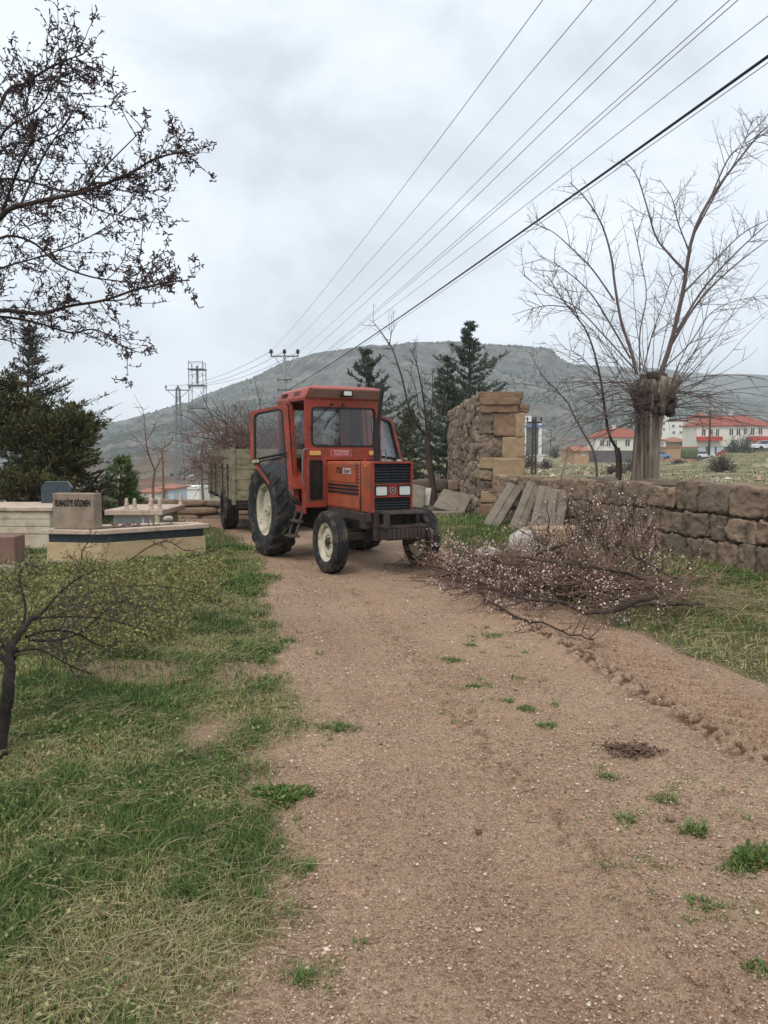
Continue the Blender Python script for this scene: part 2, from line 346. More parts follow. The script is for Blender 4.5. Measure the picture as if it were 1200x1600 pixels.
class MB:
    def __init__(s): s.v = []; s.f = []; s.t = []
    def add(s, V, F, tint=.5):
        b = len(s.v); s.v += [tuple(map(float, p)) for p in V]; s.f += [tuple(int(i) + b for i in f) for f in F]; s.t += [tint] * len(F); return s
    def box(s, lo, hi, tint=.5):
        (a, b, c), (d, e, f) = lo, hi
        return s.add([(a, b, c), (d, b, c), (d, e, c), (a, e, c), (a, b, f), (d, b, f), (d, e, f), (a, e, f)],
                     [(0, 3, 2, 1), (4, 5, 6, 7), (0, 1, 5, 4), (1, 2, 6, 5), (2, 3, 7, 6), (3, 0, 4, 7)], tint)
    def hexa(s, P, tint=.5):
        return s.add(P, [(0, 3, 2, 1), (4, 5, 6, 7), (0, 1, 5, 4), (1, 2, 6, 5), (2, 3, 7, 6), (3, 0, 4, 7)], tint)
    def bar(s, p0, p1, w, h=None, up=(0, 0, 1)):
        h = h or w; p0, p1 = Vector(p0), Vector(p1); d = (p1 - p0).normalized(); u = Vector(up)
        if abs(d.dot(u)) > .98: u = Vector((1, 0, 0))
        a = d.cross(u).normalized() * w / 2; b = a.cross(d).normalized() * h / 2
        return s.hexa([p0 - a - b, p0 + a - b, p0 + a + b, p0 - a + b, p1 - a - b, p1 + a - b, p1 + a + b, p1 - a + b])
    def tube(s, pts, r, n=8):
        pts = np.array(pts, float); rr = np.broadcast_to(np.asarray(r, float), (len(pts),))
        V, F = tube_np(pts, rr, n); s.add(V, F)
        m = len(pts)
        b = len(s.v) - m * n
        s.f += [tuple(b + i for i in range(n))[::-1], tuple(b + (m - 1) * n + i for i in range(n))]; s.t += [.5, .5]
        return s
    def cyl(s, p0, p1, r0, r1=None, n=16): return s.tube([p0, p1], [r0, r0 if r1 is None else r1], n)
    def lathe(s, prof, n=32, o=(0, 0, 0), axis='y', closed=False):
        V = []
        for r, h in prof:
            for i in range(n):
                a = 2 * math.pi * i / n
                c, q = r * math.cos(a), r * math.sin(a)
                V.append({'y': (c, h, q), 'z': (c, q, h), 'x': (h, c, q)}[axis])
        m = len(prof); F = []
        for j in range(m if closed else m - 1):
            k = (j + 1) % m
            for i in range(n): F.append((j * n + i, j * n + (i + 1) % n, k * n + (i + 1) % n, k * n + i))
        return s.add([(v[0] + o[0], v[1] + o[1], v[2] + o[2]) for v in V], F)
    def prism(s, poly, fn, t0, t1):
        n = len(poly)
        V = [fn(u, v, t0) for u, v in poly] + [fn(u, v, t1) for u, v in poly]
        return s.add(V, [tuple(range(n))[::-1], tuple(range(n, 2 * n))] + [(i, (i + 1) % n, n + (i + 1) % n, n + i) for i in range(n)])
    def ring(s, outer, inner, fn, t0, t1):
        n = len(outer)
        V = [fn(u, v, t) for t in (t0, t1) for P in (outer, inner) for u, v in P]
        F = []
        for i in range(n):
            j = (i + 1) % n
            F += [(i, n + i, n + j, j), (2 * n + i, 2 * n + j, 3 * n + j, 3 * n + i), (i, j, 2 * n + j, 2 * n + i), (n + i, 3 * n + i, 3 * n + j, n + j)]
        return s.add(V, F)
    def build(s, name, mat, parent=None, bevel=0, smooth=False, recalc=True):
        me = D.meshes.new(name); me.from_pydata(s.v, [], s.f)
        a = me.attributes.new('tint', 'FLOAT', 'FACE'); a.data.foreach_set('value', s.t)
        if recalc:
            bm = bmesh.new(); bm.from_mesh(me); bmesh.ops.recalc_face_normals(bm, faces=bm.faces); bm.to_mesh(me); bm.free()
        me.materials.append(M[mat]); me.update()
        o = D.objects.new(name, me); COL.objects.link(o); o.parent = parent
        if smooth:
            for p in me.polygons: p.use_smooth = True
            try: me.set_sharp_from_angle(angle=rad(40))
            except Exception: pass
        if bevel:
            b = o.modifiers.new('bevel', 'BEVEL'); b.width = bevel; b.segments = 2; b.limit_method = 'ANGLE'; b.angle_limit = rad(35)
        return o
def tube_np(pts, rr, n):
    d = np.gradient(pts, axis=0); d /= np.linalg.norm(d, axis=1)[:, None] + 1e-9
    ref = np.array([0, 0, 1.]) if abs(d[0][2]) < .9 else np.array([1., 0, 0])
    a = np.cross(d, ref); a /= np.linalg.norm(a, axis=1)[:, None] + 1e-9
    b = np.cross(d, a)
    th = np.arange(n) * 2 * math.pi / n
    V = pts[:, None, :] + rr[:, None, None] * (np.cos(th)[None, :, None] * a[:, None, :] + np.sin(th)[None, :, None] * b[:, None, :])
    m = len(pts); i = np.arange(m - 1)[:, None] * n; j = np.arange(n)[None, :]; k = (j + 1) % n
    F = np.stack([i + j, i + k, i + n + k, i + n + j], -1).reshape(-1, 4)
    return V.reshape(-1, 3), F
def tubes(polys, n=4):
    Vs, Fs, b = [], [], 0
    for pts, r0, r1 in polys:
        pts = np.asarray(pts, float); rr = np.linspace(r0, r1, len(pts))
        V, F = tube_np(pts, rr, n); Vs.append(V); Fs.append(F + b); b += len(V)
    return np.concatenate(Vs), np.concatenate(Fs)
def smooth_path(P, n):
    P = np.asarray(P, float); m = len(P); t = np.linspace(0, m - 1, n); out = []
    for q in t:
        i = min(int(q), m - 2); f = q - i
        p0, p1, p2, p3 = P[max(i - 1, 0)], P[i], P[i + 1], P[min(i + 2, m - 1)]
        out.append(.5 * (2 * p1 + (p2 - p0) * f + (2 * p0 - 5 * p1 + 4 * p2 - p3) * f * f + (3 * p1 - p0 - 3 * p2 + p3) * f ** 3))
    return np.array(out)
def wander(rng, p, d, L, n, w, trop=(0, 0, 0)):
    p = np.array(p, float); d = np.array(d, float); d /= np.linalg.norm(d); pts = [p]
    for i in range(n):
        d = d + rng.normal(0, w, 3) + np.array(trop); d /= np.linalg.norm(d)
        p = p + d * L / n; pts.append(p)
    return np.array(pts)
def octas(C, sz, rng, squash=.6):
    """small lumps: n octahedra"""
    C = np.asarray(C, float); n = len(C); base = np.array([(1, 0, 0), (-1, 0, 0), (0, 1, 0), (0, -1, 0), (0, 0, 1), (0, 0, -1)], float)
    f = np.array([(0, 2, 4), (2, 1, 4), (1, 3, 4), (3, 0, 4), (2, 0, 5), (1, 2, 5), (3, 1, 5), (0, 3, 5)])
    s = np.broadcast_to(np.asarray(sz, float), (n,))
    J = base[None] * s[:, None, None] * rng.uniform(.65, 1.25, (n, 6, 1)); J[:, :, 2] *= squash
    a = rng.uniform(0, 6.28, n); c, q = np.cos(a)[:, None], np.sin(a)[:, None]
    X = J[:, :, 0] * c - J[:, :, 1] * q; Y = J[:, :, 0] * q + J[:, :, 1] * c
    V = np.stack([X, Y, J[:, :, 2]], -1) + C[:, None, :]
    F = f[None] + (np.arange(n) * 6)[:, None, None]
    return V.reshape(-1, 3), F.reshape(-1, 3), np.repeat(rng.random(n), 8)
def leaves(C, L, Wd, rng, dirs=None, up=.3):
    """diamond leaves, one quad each"""
    C = np.asarray(C, float); n = len(C)
    d = rng.normal(0, 1, (n, 3)) if dirs is None else np.asarray(dirs, float) + rng.normal(0, .45, (n, 3))
    d[:, 2] += up; d /= np.linalg.norm(d, axis=1)[:, None] + 1e-9
    u = np.cross(d, rng.normal(0, 1, (n, 3))); u /= np.linalg.norm(u, axis=1)[:, None] + 1e-9
    l = (np.broadcast_to(L, (n,)) * rng.uniform(.6, 1.3, n))[:, None]; w = (np.broadcast_to(Wd, (n,)) * rng.uniform(.7, 1.2, n))[:, None]
    V = np.stack([C, C + d * l * .5 + u * w * .5, C + d * l, C + d * l * .5 - u * w * .5], 1).reshape(-1, 3)
    F = np.arange(4 * n).reshape(-1, 4)
    return V, F, rng.random(n)
def blades(P, hgt, wid, rng, lean=.5, tint=None):
    """grass blades: bent strips, three quads each"""
    P = np.asarray(P, float); n = len(P); a = rng.uniform(0, 6.283, n)
    dx = np.stack([np.cos(a), np.sin(a), 0 * a], 1); pr = np.stack([-np.sin(a), np.cos(a), 0 * a], 1)
    ln = (lean * rng.uniform(.2, 1.4, n))[:, None]; h = np.asarray(hgt)[:, None]; w = np.asarray(wid)[:, None]
    rows = []
    for t, wf in ((0, 1), (.4, .85), (.75, .55), (1, .06)):
        c = P + dx * (ln * h * t ** 1.8) + np.array([0, 0, 1.]) * (h * (t - .28 * np.minimum(ln, 1.2) * t * t))
        rows += [c - pr * w * wf / 2, c + pr * w * wf / 2]
    V = np.stack(rows, 1).reshape(-1, 3)
    q = np.array([(0, 1, 3, 2), (2, 3, 5, 4), (4, 5, 7, 6)])
    F = (q[None] + (np.arange(n) * 8)[:, None, None]).reshape(-1, 4)
    t = rng.random(n) if tint is None else tint
    return V, F, np.repeat(t, 3)
_cs = {}
def rblock(c, ax, half, rng, n=5, k=7., amp=.02, fr=6.):
    """rounded noisy stone: ax = 3 unit axes (rows), half = half sizes"""
    if n not in _cs:
        V, F, idx = [], [], {}
        def vid(p):
            q = tuple(np.round(p, 5))
            if q not in idx: idx[q] = len(V); V.append(q)
            return idx[q]
        g = np.linspace(-1, 1, n + 1)
        for a in range(3):
            for s in (-1, 1):
                for i in range(n):
                    for j in range(n):
                        f = []
                        for (u, v) in ((i, j), (i + 1, j), (i + 1, j + 1), (i, j + 1)):
                            p = [0, 0, 0]; p[a] = s; p[(a + 1) % 3] = g[u]; p[(a + 2) % 3] = g[v]; f.append(vid(np.array(p, float)))
                        F.append(f if s > 0 else f[::-1])
        _cs[n] = (np.array(V), np.array(F))
    V, F = _cs[n]
    q = V / (np.abs(V) ** k).sum(1)[:, None] ** (1 / k)
    P = (q * np.asarray(half)) @ np.asarray(ax)
    o = rng.uniform(0, 99, 3); w = P * fr + o
    nz = np.stack([fbm(w[:, 0], w[:, 1], w[:, 2], s, 3) for s in (3, 11, 23)], 1) - .5
    if n > 6:
        w2 = P * fr * 4.3 + o; nz = nz + .42 * (np.stack([fbm(w2[:, 0], w2[:, 1], w2[:, 2], s, 2) for s in (4, 12, 24)], 1) - .5)
    return P + nz * 2 * amp + np.asarray(c), F
class NB:
    """numpy mesh collector with one face size"""
    def __init__(s): s.V, s.F, s.T, s.b = [], [], [], 0
    def add(s, V, F, t=None):
        s.V.append(np.asarray(V, float)); s.F.append(np.asarray(F) + s.b); s.b += len(V)
        s.T.append(np.full(len(F), .5) if t is None else (np.full(len(F), t) if np.isscalar(t) else np.asarray(t)))
    def build(s, name, mat, parent=None, smooth=False): return np_obj(name, np.concatenate(s.V), np.concatenate(s.F), mat, parent, smooth, np.concatenate(s.T))
def children(o): return [c for c in D.objects if c.parent == o]
def copy_tree(o, parent=None):
    c = o.copy(); COL.objects.link(c)
    if parent: c.parent = parent
    for ch in children(o): copy_tree(ch, c)
    return c
def text_mesh(name, body, size, mat, parent, mtx, extrude=.002, shear=0, bold=0, width=None):
    cu = D.curves.new('t', 'FONT'); cu.body = body; cu.size = size; cu.extrude = extrude; cu.shear = shear; cu.offset = bold
    cu.align_x = 'CENTER'; cu.align_y = 'CENTER'
    o = D.objects.new('t', cu); COL.objects.link(o)
    me = D.meshes.new_from_object(o.evaluated_get(bpy.context.evaluated_depsgraph_get()))
    D.objects.remove(o); D.curves.remove(cu)
    if width:
        xs = [v.co.x for v in me.vertices]; k = width / (max(xs) - min(xs))
        for v in me.vertices: v.co.x *= k
    me.transform(mtx); me.materials.clear(); me.materials.append(M[mat]); me.name = name
    o = D.objects.new(name, me); COL.objects.link(o); o.parent = parent
    return o
def rpoly(P, r, k=5):
    """polygon with rounded corners, k points per corner"""
    n = len(P); out = []
    rr = r if isinstance(r, (list, tuple)) else [r] * n
    for i in range(n):
        p, a, b = Vector(P[i]), Vector(P[i - 1]), Vector(P[(i + 1) % n])
        u, v = (a - p).normalized(), (b - p).normalized()
        ang = u.angle(v); d = min(rr[i] / math.tan(ang / 2), (a - p).length * .45, (b - p).length * .45)
        s, e = p + u * d, p + v * d
        for j in range(k):
            t = j / (k - 1); out.append(tuple(s * (1 - t) ** 2 + p * 2 * t * (1 - t) + e * t * t))
    return out
def inset(P, d):
    n = len(P); out = []
    area = sum(P[i][0] * P[(i + 1) % n][1] - P[(i + 1) % n][0] * P[i][1] for i in range(n)); sg = 1 if area > 0 else -1
    dd = d if isinstance(d, (list, tuple)) else [d] * n
    for i in range(n):
        p0, p1, p2 = Vector(P[i - 1]), Vector(P[i]), Vector(P[(i + 1) % n])
        e1, e2 = (p1 - p0).normalized(), (p2 - p1).normalized()
        n1, n2 = Vector((-e1.y, e1.x)) * sg, Vector((-e2.y, e2.x)) * sg
        a, b = p0 + n1 * dd[i - 1], p1 + n2 * dd[i]
        den = e1.x * e2.y - e1.y * e2.x
        if abs(den) < 1e-6: out.append(tuple(b)); continue
        t = ((b.x - a.x) * e2.y - (b.y - a.y) * e2.x) / den
        out.append(tuple(a + e1 * t))
    return out

# ------------------------------------------------------------------ terrain
LY = [-6, -3, 2.1, 3.8, 5, 6.4, 8, 9.8, 11.5, 13.3, 15, 17, 18, 20, 27]
LX = [-.2, -.30, -.40, -.42, -.52, -.84, -1.15, -1.4, -1.75, -2.1, -2.9, -3.9, -4.8, -6.2, -9.5]
RY = [-6, -3, 2, 4.8, 6.4, 8, 9.8, 12, 13.3, 16, 20, 27]
RX = [3.8, 3.4, 3.0, 2.55, 2.2, 1.7, 1.15, 1.0, .95, .3, -1.2, -4.5]
def road_l(y): return np.interp(y, LY, LX) + .16 * (vn(np.asarray(y) * 1.7, np.asarray(y) * 0 + 3.3) - .5) + .10 * (vn(np.asarray(y) * 6, np.asarray(y) * 0 + 9.3) - .5)
def road_r(y): return np.interp(y, RY, RX) + .2 * (vn(np.asarray(y) * 1.5, np.asarray(y) * 0 + 7.7) - .5)
def road_sd(x, y): return np.where((y > -6) & (y < 26), np.minimum(x - road_l(y), road_r(y) - x), -1)
def H0(x, y):
    x = np.asarray(x, float); y = np.asarray(y, float); r = x / np.maximum(y, 3)
    z = .05 * (fbm(x * .6, y * .6, None, 5, 4) - .5)
    z = z + .10 * ss(-1, -2.4, x) * ss(1.5, 4, y) * (1 - ss(8, 11, y)) * (fbm(x * 1.1 + 5, y * 1.1, None, 31, 3))
    z = z - .32 * ss(18.4, 20.4, y) * ss(-2.4, -3.4, x)
    z = z - 4.6 * ss(17, 85, y) * ss(-.02, -.2, r)
    z = z + (fbm(x * .16, y * .16, None, 8, 4) - .45) * .9 * ss(22, 45, y) * ss(.02, .2, r)
    z = z + 1.9 * np.exp(-(((x - 40) / 7) ** 2 + ((y - 80) / 9) ** 2)) * ss(.1, .3, r)
    z = z + 5.5 * ss(170, 260, y) * ss(.1, .3, r)
    return z
def H(x, y): return H0(x, y) -   .10 * ss(.12, .4, road_sd(np.asarray(x, float), np.asarray(y, float)))
def Hf(x, y): return float(H0(np.array([x]), np.array([y]))[0])
def axis_pts(lo, hi, fine_lo, fine_hi, step, g):
    a = list(np.arange(fine_lo, fine_hi, step)); s = step
    while a[-1] < hi: s *= g; a.append(a[-1] + s)
    s = step; b = [fine_lo]
    while b[-1] > lo: s *= g; b.append(b[-1] - s)
    return np.array(b[1:][::-1] + a)
def turf_mask(x, y):
    d = -road_sd(x, y)
    n = fbm(x * 1.6, y * 1.6, None, 41, 4)
    t = ss(-.06, .26, d + (n - .5) * .6)
    bare = ss(.68, .76, fbm(x * .9 + 7, y * .9 + 3, None, 77, 3)) * (1 - ss(7, 10, y)) * (x < 0)
    b2 = np.exp(-(((x + .98) / .20) ** 2 + ((y - 4.15) / .34) ** 2)) + .6 * np.exp(-(((x + .75) / .22) ** 2 + ((y - 2.2) / .16) ** 2))
    return np.clip(t * (1 - .75 * bare) - .9 * b2, 0, 1)
def build_ground():
    xs = axis_pts(-1450, 1450, -5, 7, .07, 1.12); ys = axis_pts(-55, 1500, 1.2, 13, .07, 1.075)
    X, Y = np.meshgrid(xs, ys); x, y = X.ravel(), Y.ravel()
    z = H(x, y)
    far = ss(90, 400, y)
    z = z * (1 - far) + far * np.where(x / np.maximum(y, 3) < -.02, -4.6, .3)
    n, m = len(xs), len(ys)
    i = np.arange(m - 1)[:, None] * n + np.arange(n - 1)[None]
    F = np.stack([i, i + 1, i + n + 1, i + n], -1).reshape(-1, 4)
    straw = ss(19, 30, y) * .9
    np_obj('ground', np.stack([x, y, z], 1), F, 'ground_earth', None, True, None, dict(turf=turf_mask(x, y), straw=straw, low_dark=0 * x))['kind'] = 'structure'
build_ground()
def rut_x(y): return np.interp(y, [1, 2, 3.9, 6.2, 7.4, 8.4], [2.35, 2.22, 1.94, 1.52, 1.25, 1.0])
def mid_x(y): return np.interp(y, [1, 2.1, 2.6, 3.4, 4.9, 6.9, 8.5, 9.6], [1.15, .95, .87, .68, .37, 0., -.3, -.4])
def build_road():
    ys = np.concatenate([np.arange(-6, 1.6, .3), np.arange(1.6, 4.2, .016), np.arange(4.2, 8, .02), np.arange(8, 13, .07), np.arange(13, 26, .25)])
    nu = 230; u = np.linspace(0, 1, nu)
    Y = np.repeat(ys[:, None], nu, 1); X = road_l(ys)[:, None] * (1 - u) + road_r(ys)[:, None] * u
    x, y = X.ravel(), Y.ravel(); sdv = road_sd(x, y); e = ss(.0, .22, sdv)
    rough = (fbm(x * 7, y * 7, None, 61, 4) - .5) * .028 + (fbm(x * 28, y * 28, None, 63, 2) - .5) * .008 + (fbm(x * 1.7, y * 1.7, None, 62, 3) - .5) * .05
    d = x - rut_x(y); act = ss(8.4, 7.2, y)
    w = .42 + .05 * (y < 4)
    inr = ss(-.06, .05, d) * (1 - ss(w - .04, w + .08, d)) * act
    lug = 1.25 * np.tanh(1.6 * np.sin((y * .95 + (d - .2) * .55) * 2 * math.pi / .17 + 2.2 * vn(x * 2.5, y * 2.5)))
    br = vn(x * 5 + 3, y * 5, None, 9)
    z = -inr * (.018 + .028 * lug * (.35 + .9 * br))
    lip = np.exp(-((d + .06) / .10) ** 2) * act; lip2 = np.exp(-((d - w - .1) / .07) ** 2) * act
    clod = .45 * fbm(x * 13, y * 13, None, 19, 3) + .55 * fbm(x * 34, y * 26, None, 29, 2)
    z = z + lip * (.02 + .13 * (clod - .45)) + lip2 * (.015 + .08 * (clod - .45))
    dm = x - mid_x(y); lm = np.exp(-((dm) / .09) ** 2) * ss(9.5, 8.5, y)
    z = z + lm * (clod - .47) * .10 - .018 * np.exp(-((dm + .42) / .22) ** 2) - .012 * np.exp(-((dm - .65) / .25) ** 2)
    z = H0(x, y) + .004 + e * (rough + z)
    low_dark = np.clip(inr * (.04 + .62 * ss(.1, .9, lug) * ss(.15, .5, br)) + 1.3 * lip * ss(.53, .42, clod) + .35 * lm * ss(.5, .42, clod) + 0 * x, 0, 1)  # mask: darker earth in tread prints and low spots among the clods
    i = np.arange(len(ys) - 1)[:, None] * nu + np.arange(nu - 1)[None]
    F = np.stack([i, i + 1, i + nu + 1, i + nu], -1).reshape(-1, 4)
    np_obj('dirt_road', np.stack([x, y, z], 1), F, 'road_earth', None, True, None, dict(low_dark=low_dark))['kind'] = 'structure'
build_road()

# far hills: a table mountain and a fainter ridge behind it
RIDX = [-1800, -900, -300, 0, 100, 150, 190, 230, 300, 340, 400, 450, 500, 560, 600, 640, 700, 760, 830, 858, 868, 890, 960, 1030, 1150, 1300, 2400]
RIDY = [700, 703, 698, 688, 676, 668, 660, 648, 628, 612, 590, 567, 555, 546, 543, 540, 537, 541, 545, 549, 560, 572, 590, 604, 622, 640, 690]
def hill_py(px, t, nz):
    top = np.interp(px, RIDX, RIDY) + nz
    st = np.interp(px, [-1800, 300, 520, 700, 2400], [775, 775, 735, 706, 704])
    mesa = ss(380, 470, px) * (1 - ss(864, 900, px))
    s1 = np.clip(t / .92, 0, 1) ** .92
    s2 = np.where(t < .84, .87 * (t / .84) ** .95, .87 + .13 * ss(.845, .90, t))
    return st + (top - st) * (s1 * (1 - mesa) + s2 * mesa)
def build_hills():
    px = np.concatenate([np.arange(-1800, -100, 40), np.arange(-100, 1320, 3.2), np.arange(1320, 2400, 40)]); t = np.linspace(0, 1.12, 120)
    P, T = np.meshgrid(px, t); p, q = P.ravel(), T.ravel()
    r0 = np.interp(p, [-1800, 300, 520, 700, 2400], [105, 105, 180, 330, 330]); Dd = 900 + 60 * (vn(p * .02, p * 0) - .5)
    Yd = r0 + (Dd - r0) * q ** 1.25
    x = (p - 600) / 1200 * Yd
    nz = 4 * (fbm(p * .05, p * 0 + 2, None, 4, 4) - .5)
    py = hill_py(p, q, nz)
    z = EYE + (710 - py) * Yd / 1200
    z = z + (fbm(x * .02, Yd * .02, None, 15, 5) - .5) * 20 * ss(.03, .3, q) * (1 - ss(.80, .95, q)) - 9 * np.abs(fbm(x * .016 + 3, Yd * .006, None, 27, 4) - .5) * ss(.1, .4, q) * (1 - ss(.9, .97, q)) + (fbm(x * .08, Yd * .08, None, 25, 4) - .5) * 7 * ss(.05, .3, q) * (1 - .6 * ss(.93, .97, q))
    z = z - 60 * ss(1.0, 1.12, q)
    z = np.where(q == 0, z - 3, z)
    mesa = ss(380, 470, p) * (1 - ss(880, 960, p))
    rock = np.clip(mesa * ss(.80, .845, q) * (1 - ss(.925, .95, q)) * (.55 + .9 * (fbm(p * .03, q * 9, None, 6, 4) > .42)) + .45 * mesa * (fbm(x * .012, Yd * .012, None, 44, 4) > .57), 0, 1)
    soil = np.clip((1 - ss(.10, .42, q)) * ss(430, 250, p) * 1.1 * (fbm(x * .015, Yd * .03, None, 70, 3) + .25), 0, 1) + .45 * (1 - ss(.05, .5, q)) * ss(600, 800, p) * (fbm(x * .01, Yd * .03, None, 71, 3) > .5)
    n = len(px); i = np.arange(len(t) - 1)[:, None] * n + np.arange(n - 1)[None]
    F = np.stack([i, i + 1, i + n + 1, i + n], -1).reshape(-1, 4)
    np_obj('hill', np.stack([x, Yd, z], 1), F, 'hill_scrub', None, True, None, dict(rock=rock, soil=np.clip(soil, 0, 1)))['kind'] = 'structure'
    # distant ridge
    px = np.arange(500, 2100, 9.); t = np.linspace(0, 1.1, 40); P, T = np.meshgrid(px, t); p, q = P.ravel(), T.ravel()
    Yd = 600 + 720 * q; top = np.interp(p, [500, 860, 900, 960, 1060, 1100, 1200, 1500, 3000], [640, 585, 570, 573, 580, 584, 586, 590, 620]) + 5 * (fbm(p * .03, p * 0, None, 9, 4) - .5)
    py = 706 + (top - 706) * np.clip(q, 0, 1) ** .95
    x = (p - 600) / 1200 * Yd; z = EYE + (710 - py) * Yd / 1200 + (fbm(x * .008, Yd * .008, None, 33, 5) - .5) * 22 * ss(.1, .4, q) * (1 - ss(.85, .98, q)) - 70 * ss(1, 1.1, q)
    n = len(px); i = np.arange(len(t) - 1)[:, None] * n + np.arange(n - 1)[None]
    F = np.stack([i, i + 1, i + n + 1, i + n], -1).reshape(-1, 4)
    np_obj('hill', np.stack([x, Yd, z], 1), F, 'hill_scrub', None, True, None, dict(rock=0 * x, soil=0 * x))['kind'] = 'structure'
    # scrub dotted over the table mountain: nobody could count it
    rng = np.random.default_rng(5); N = 9000
    p = rng.uniform(-100, 1150, N); q = rng.uniform(.06, .985, N)
    band = (p > 120) & (p < 400) & (q > .60 + .0002 * (p - 120)) & (q < .74)
    keep = (fbm(p * .02, q * 14, None, 50, 3) > .5) | band | (rng.random(N) < .12); 
    xb = rng.uniform(100, 400, 1500); qb = rng.uniform(.62, .74, 1500) + .06 * (vn(xb * .03, xb * 0) - .5)
    p = np.concatenate([p[keep], xb]); q = np.concatenate([q[keep], qb])
    r0 = np.interp(p, [-1800, 300, 520, 700, 2400], [105, 105, 180, 330, 330]); Yd = r0 + (900 - r0) * q ** 1.25
    x = (p - 600) / 1200 * Yd; z = EYE + (710 - hill_py(p, q, 0)) * Yd / 1200
    sz = rng.uniform(.7, 1.9, len(p)) * (.35 + .65 * ss(100, 700, Yd)); sz[-1500:] *= 1.35
    ok = np.ones(len(p), bool)
    V, F, T_ = octas(np.stack([x, Yd, z], 1)[ok], sz[ok], rng, 1.1)
    tag(np_obj('hill_scrub', V, F, 'bush_hill', None, True), 'grey green scrub and small trees dotted over the table topped hill', 'scrub', kind='stuff')
build_hills()

# ------------------------------------------------------------------ the tractor (local x forward, y to its left, z up; origin under the rear axle)
def tyre_parts(root, x, y, r, w, rim_r, kind, side, rim_mat='cream_paint'):
    """wheel > tyre, rim (> hub); the axle runs along local y and side is the outward direction"""
    wh = empty('wheel', (x, y, r), 0); wh.parent = root
    hw = w / 2; prof = [(rim_r, -hw * .72), (rim_r + .03, -hw * .86), (r * .80, -hw), (r * .92, -hw * .97), (r * .972, -hw * .80)]
    if kind == 'ribbed':
        for a in (-.62, -.44, -.14, .14, .44, .62):
            pass
        g = [(-.66, 0), (-.50, 0), (-.46, 1), (-.36, 1), (-.32, 0), (-.08, 0), (-.05, 1), (.05, 1), (.08, 0), (.32, 0), (.36, 1), (.46, 1), (.50, 0), (.66, 0)]
        prof += [(r * (1 - .012 * abs(a)) - .016 * q, hw * a) for a, q in g]
    else:
        prof += [(r * .955, -hw * .6), (r * .962, 0), (r * .955, hw * .6)]
    prof += [(q, -h) for q, h in [(r * .972, -hw * .80), (r * .92, -hw * .97), (r * .80, -hw), (rim_r + .03, -hw * .86), (rim_r, -hw * .72)]]
    t = MB(); t.lathe(prof, 56)
    if kind == 'lugs':
        nl = 19
        for s in (-1, 1):
            for i in range(nl):
                a0 = 2 * math.pi * (i + (.5 if s > 0 else 0)) / nl
                P = []
                for rr in (r * .94, r * 1.0):
                    for k, (yy, da, wd) in enumerate([(.02, .26, .055), (.55, .10, .06), (.99, 0, .075)]):
                        for e in (-1, 1):
                            a = a0 + da + e * wd
                            q = rr * (1 if yy < .9 else .965)
                            P.append((q * math.cos(a), s * hw * yy, q * math.sin(a)))
                t.add(P, [(0, 1, 3, 2), (2, 3, 5, 4), (6, 8, 9, 7), (8, 10, 11, 9), (0, 2, 8, 6), (2, 4, 10, 8), (1, 7, 9, 3), (3, 9, 11, 5), (4, 5, 11, 10), (0, 6, 7, 1)])
    t.build('tyre', 'rubber', wh, .004, True)
    s = side
    rim = MB(); rim.lathe([(rim_r + .022, s * hw * .80), (rim_r + .026, s * hw * .70), (rim_r, s * hw * .66), (rim_r - .012, s * hw * .58), (rim_r - .035, s * hw * .50), (rim_r - .05, s * hw * .1),
                           (rim_r * .74, s * hw * .08), (rim_r * .70, s * hw * .30), (rim_r * .52, s * hw * .36), (rim_r * .40, s * hw * .26), (rim_r * .28, s * hw * .26), (.0, s * hw * .26)], 44)
    rim.lathe([(rim_r + .022, -s * hw * .80), (rim_r, -s * hw * .66), (rim_r - .03, -s * hw * .4), (rim_r - .05, s * hw * .1)], 44)
    ro = rim.build('rim', rim_mat, wh, 0, True)
    h = MB(); h.cyl((0, s * hw * .2, 0), (0, s * hw * .52, 0), rim_r * .24, rim_r * .20, 18); h.cyl((0, s * hw * .5, 0), (0, s * hw * .7, 0), rim_r * .11, rim_r * .09, 14)
    for i in range(8):
        a = i * math.pi / 4; h.cyl((rim_r * .34 * math.cos(a), s * hw * .2, rim_r * .34 * math.sin(a)), (rim_r * .34 * math.cos(a), s * hw * .36, rim_r * .34 * math.sin(a)), .016, .014, 6)
    h.build('hub', 'cream_paint' if kind == 'lugs' else 'dark_rust', wh, 0, True)
    return wh

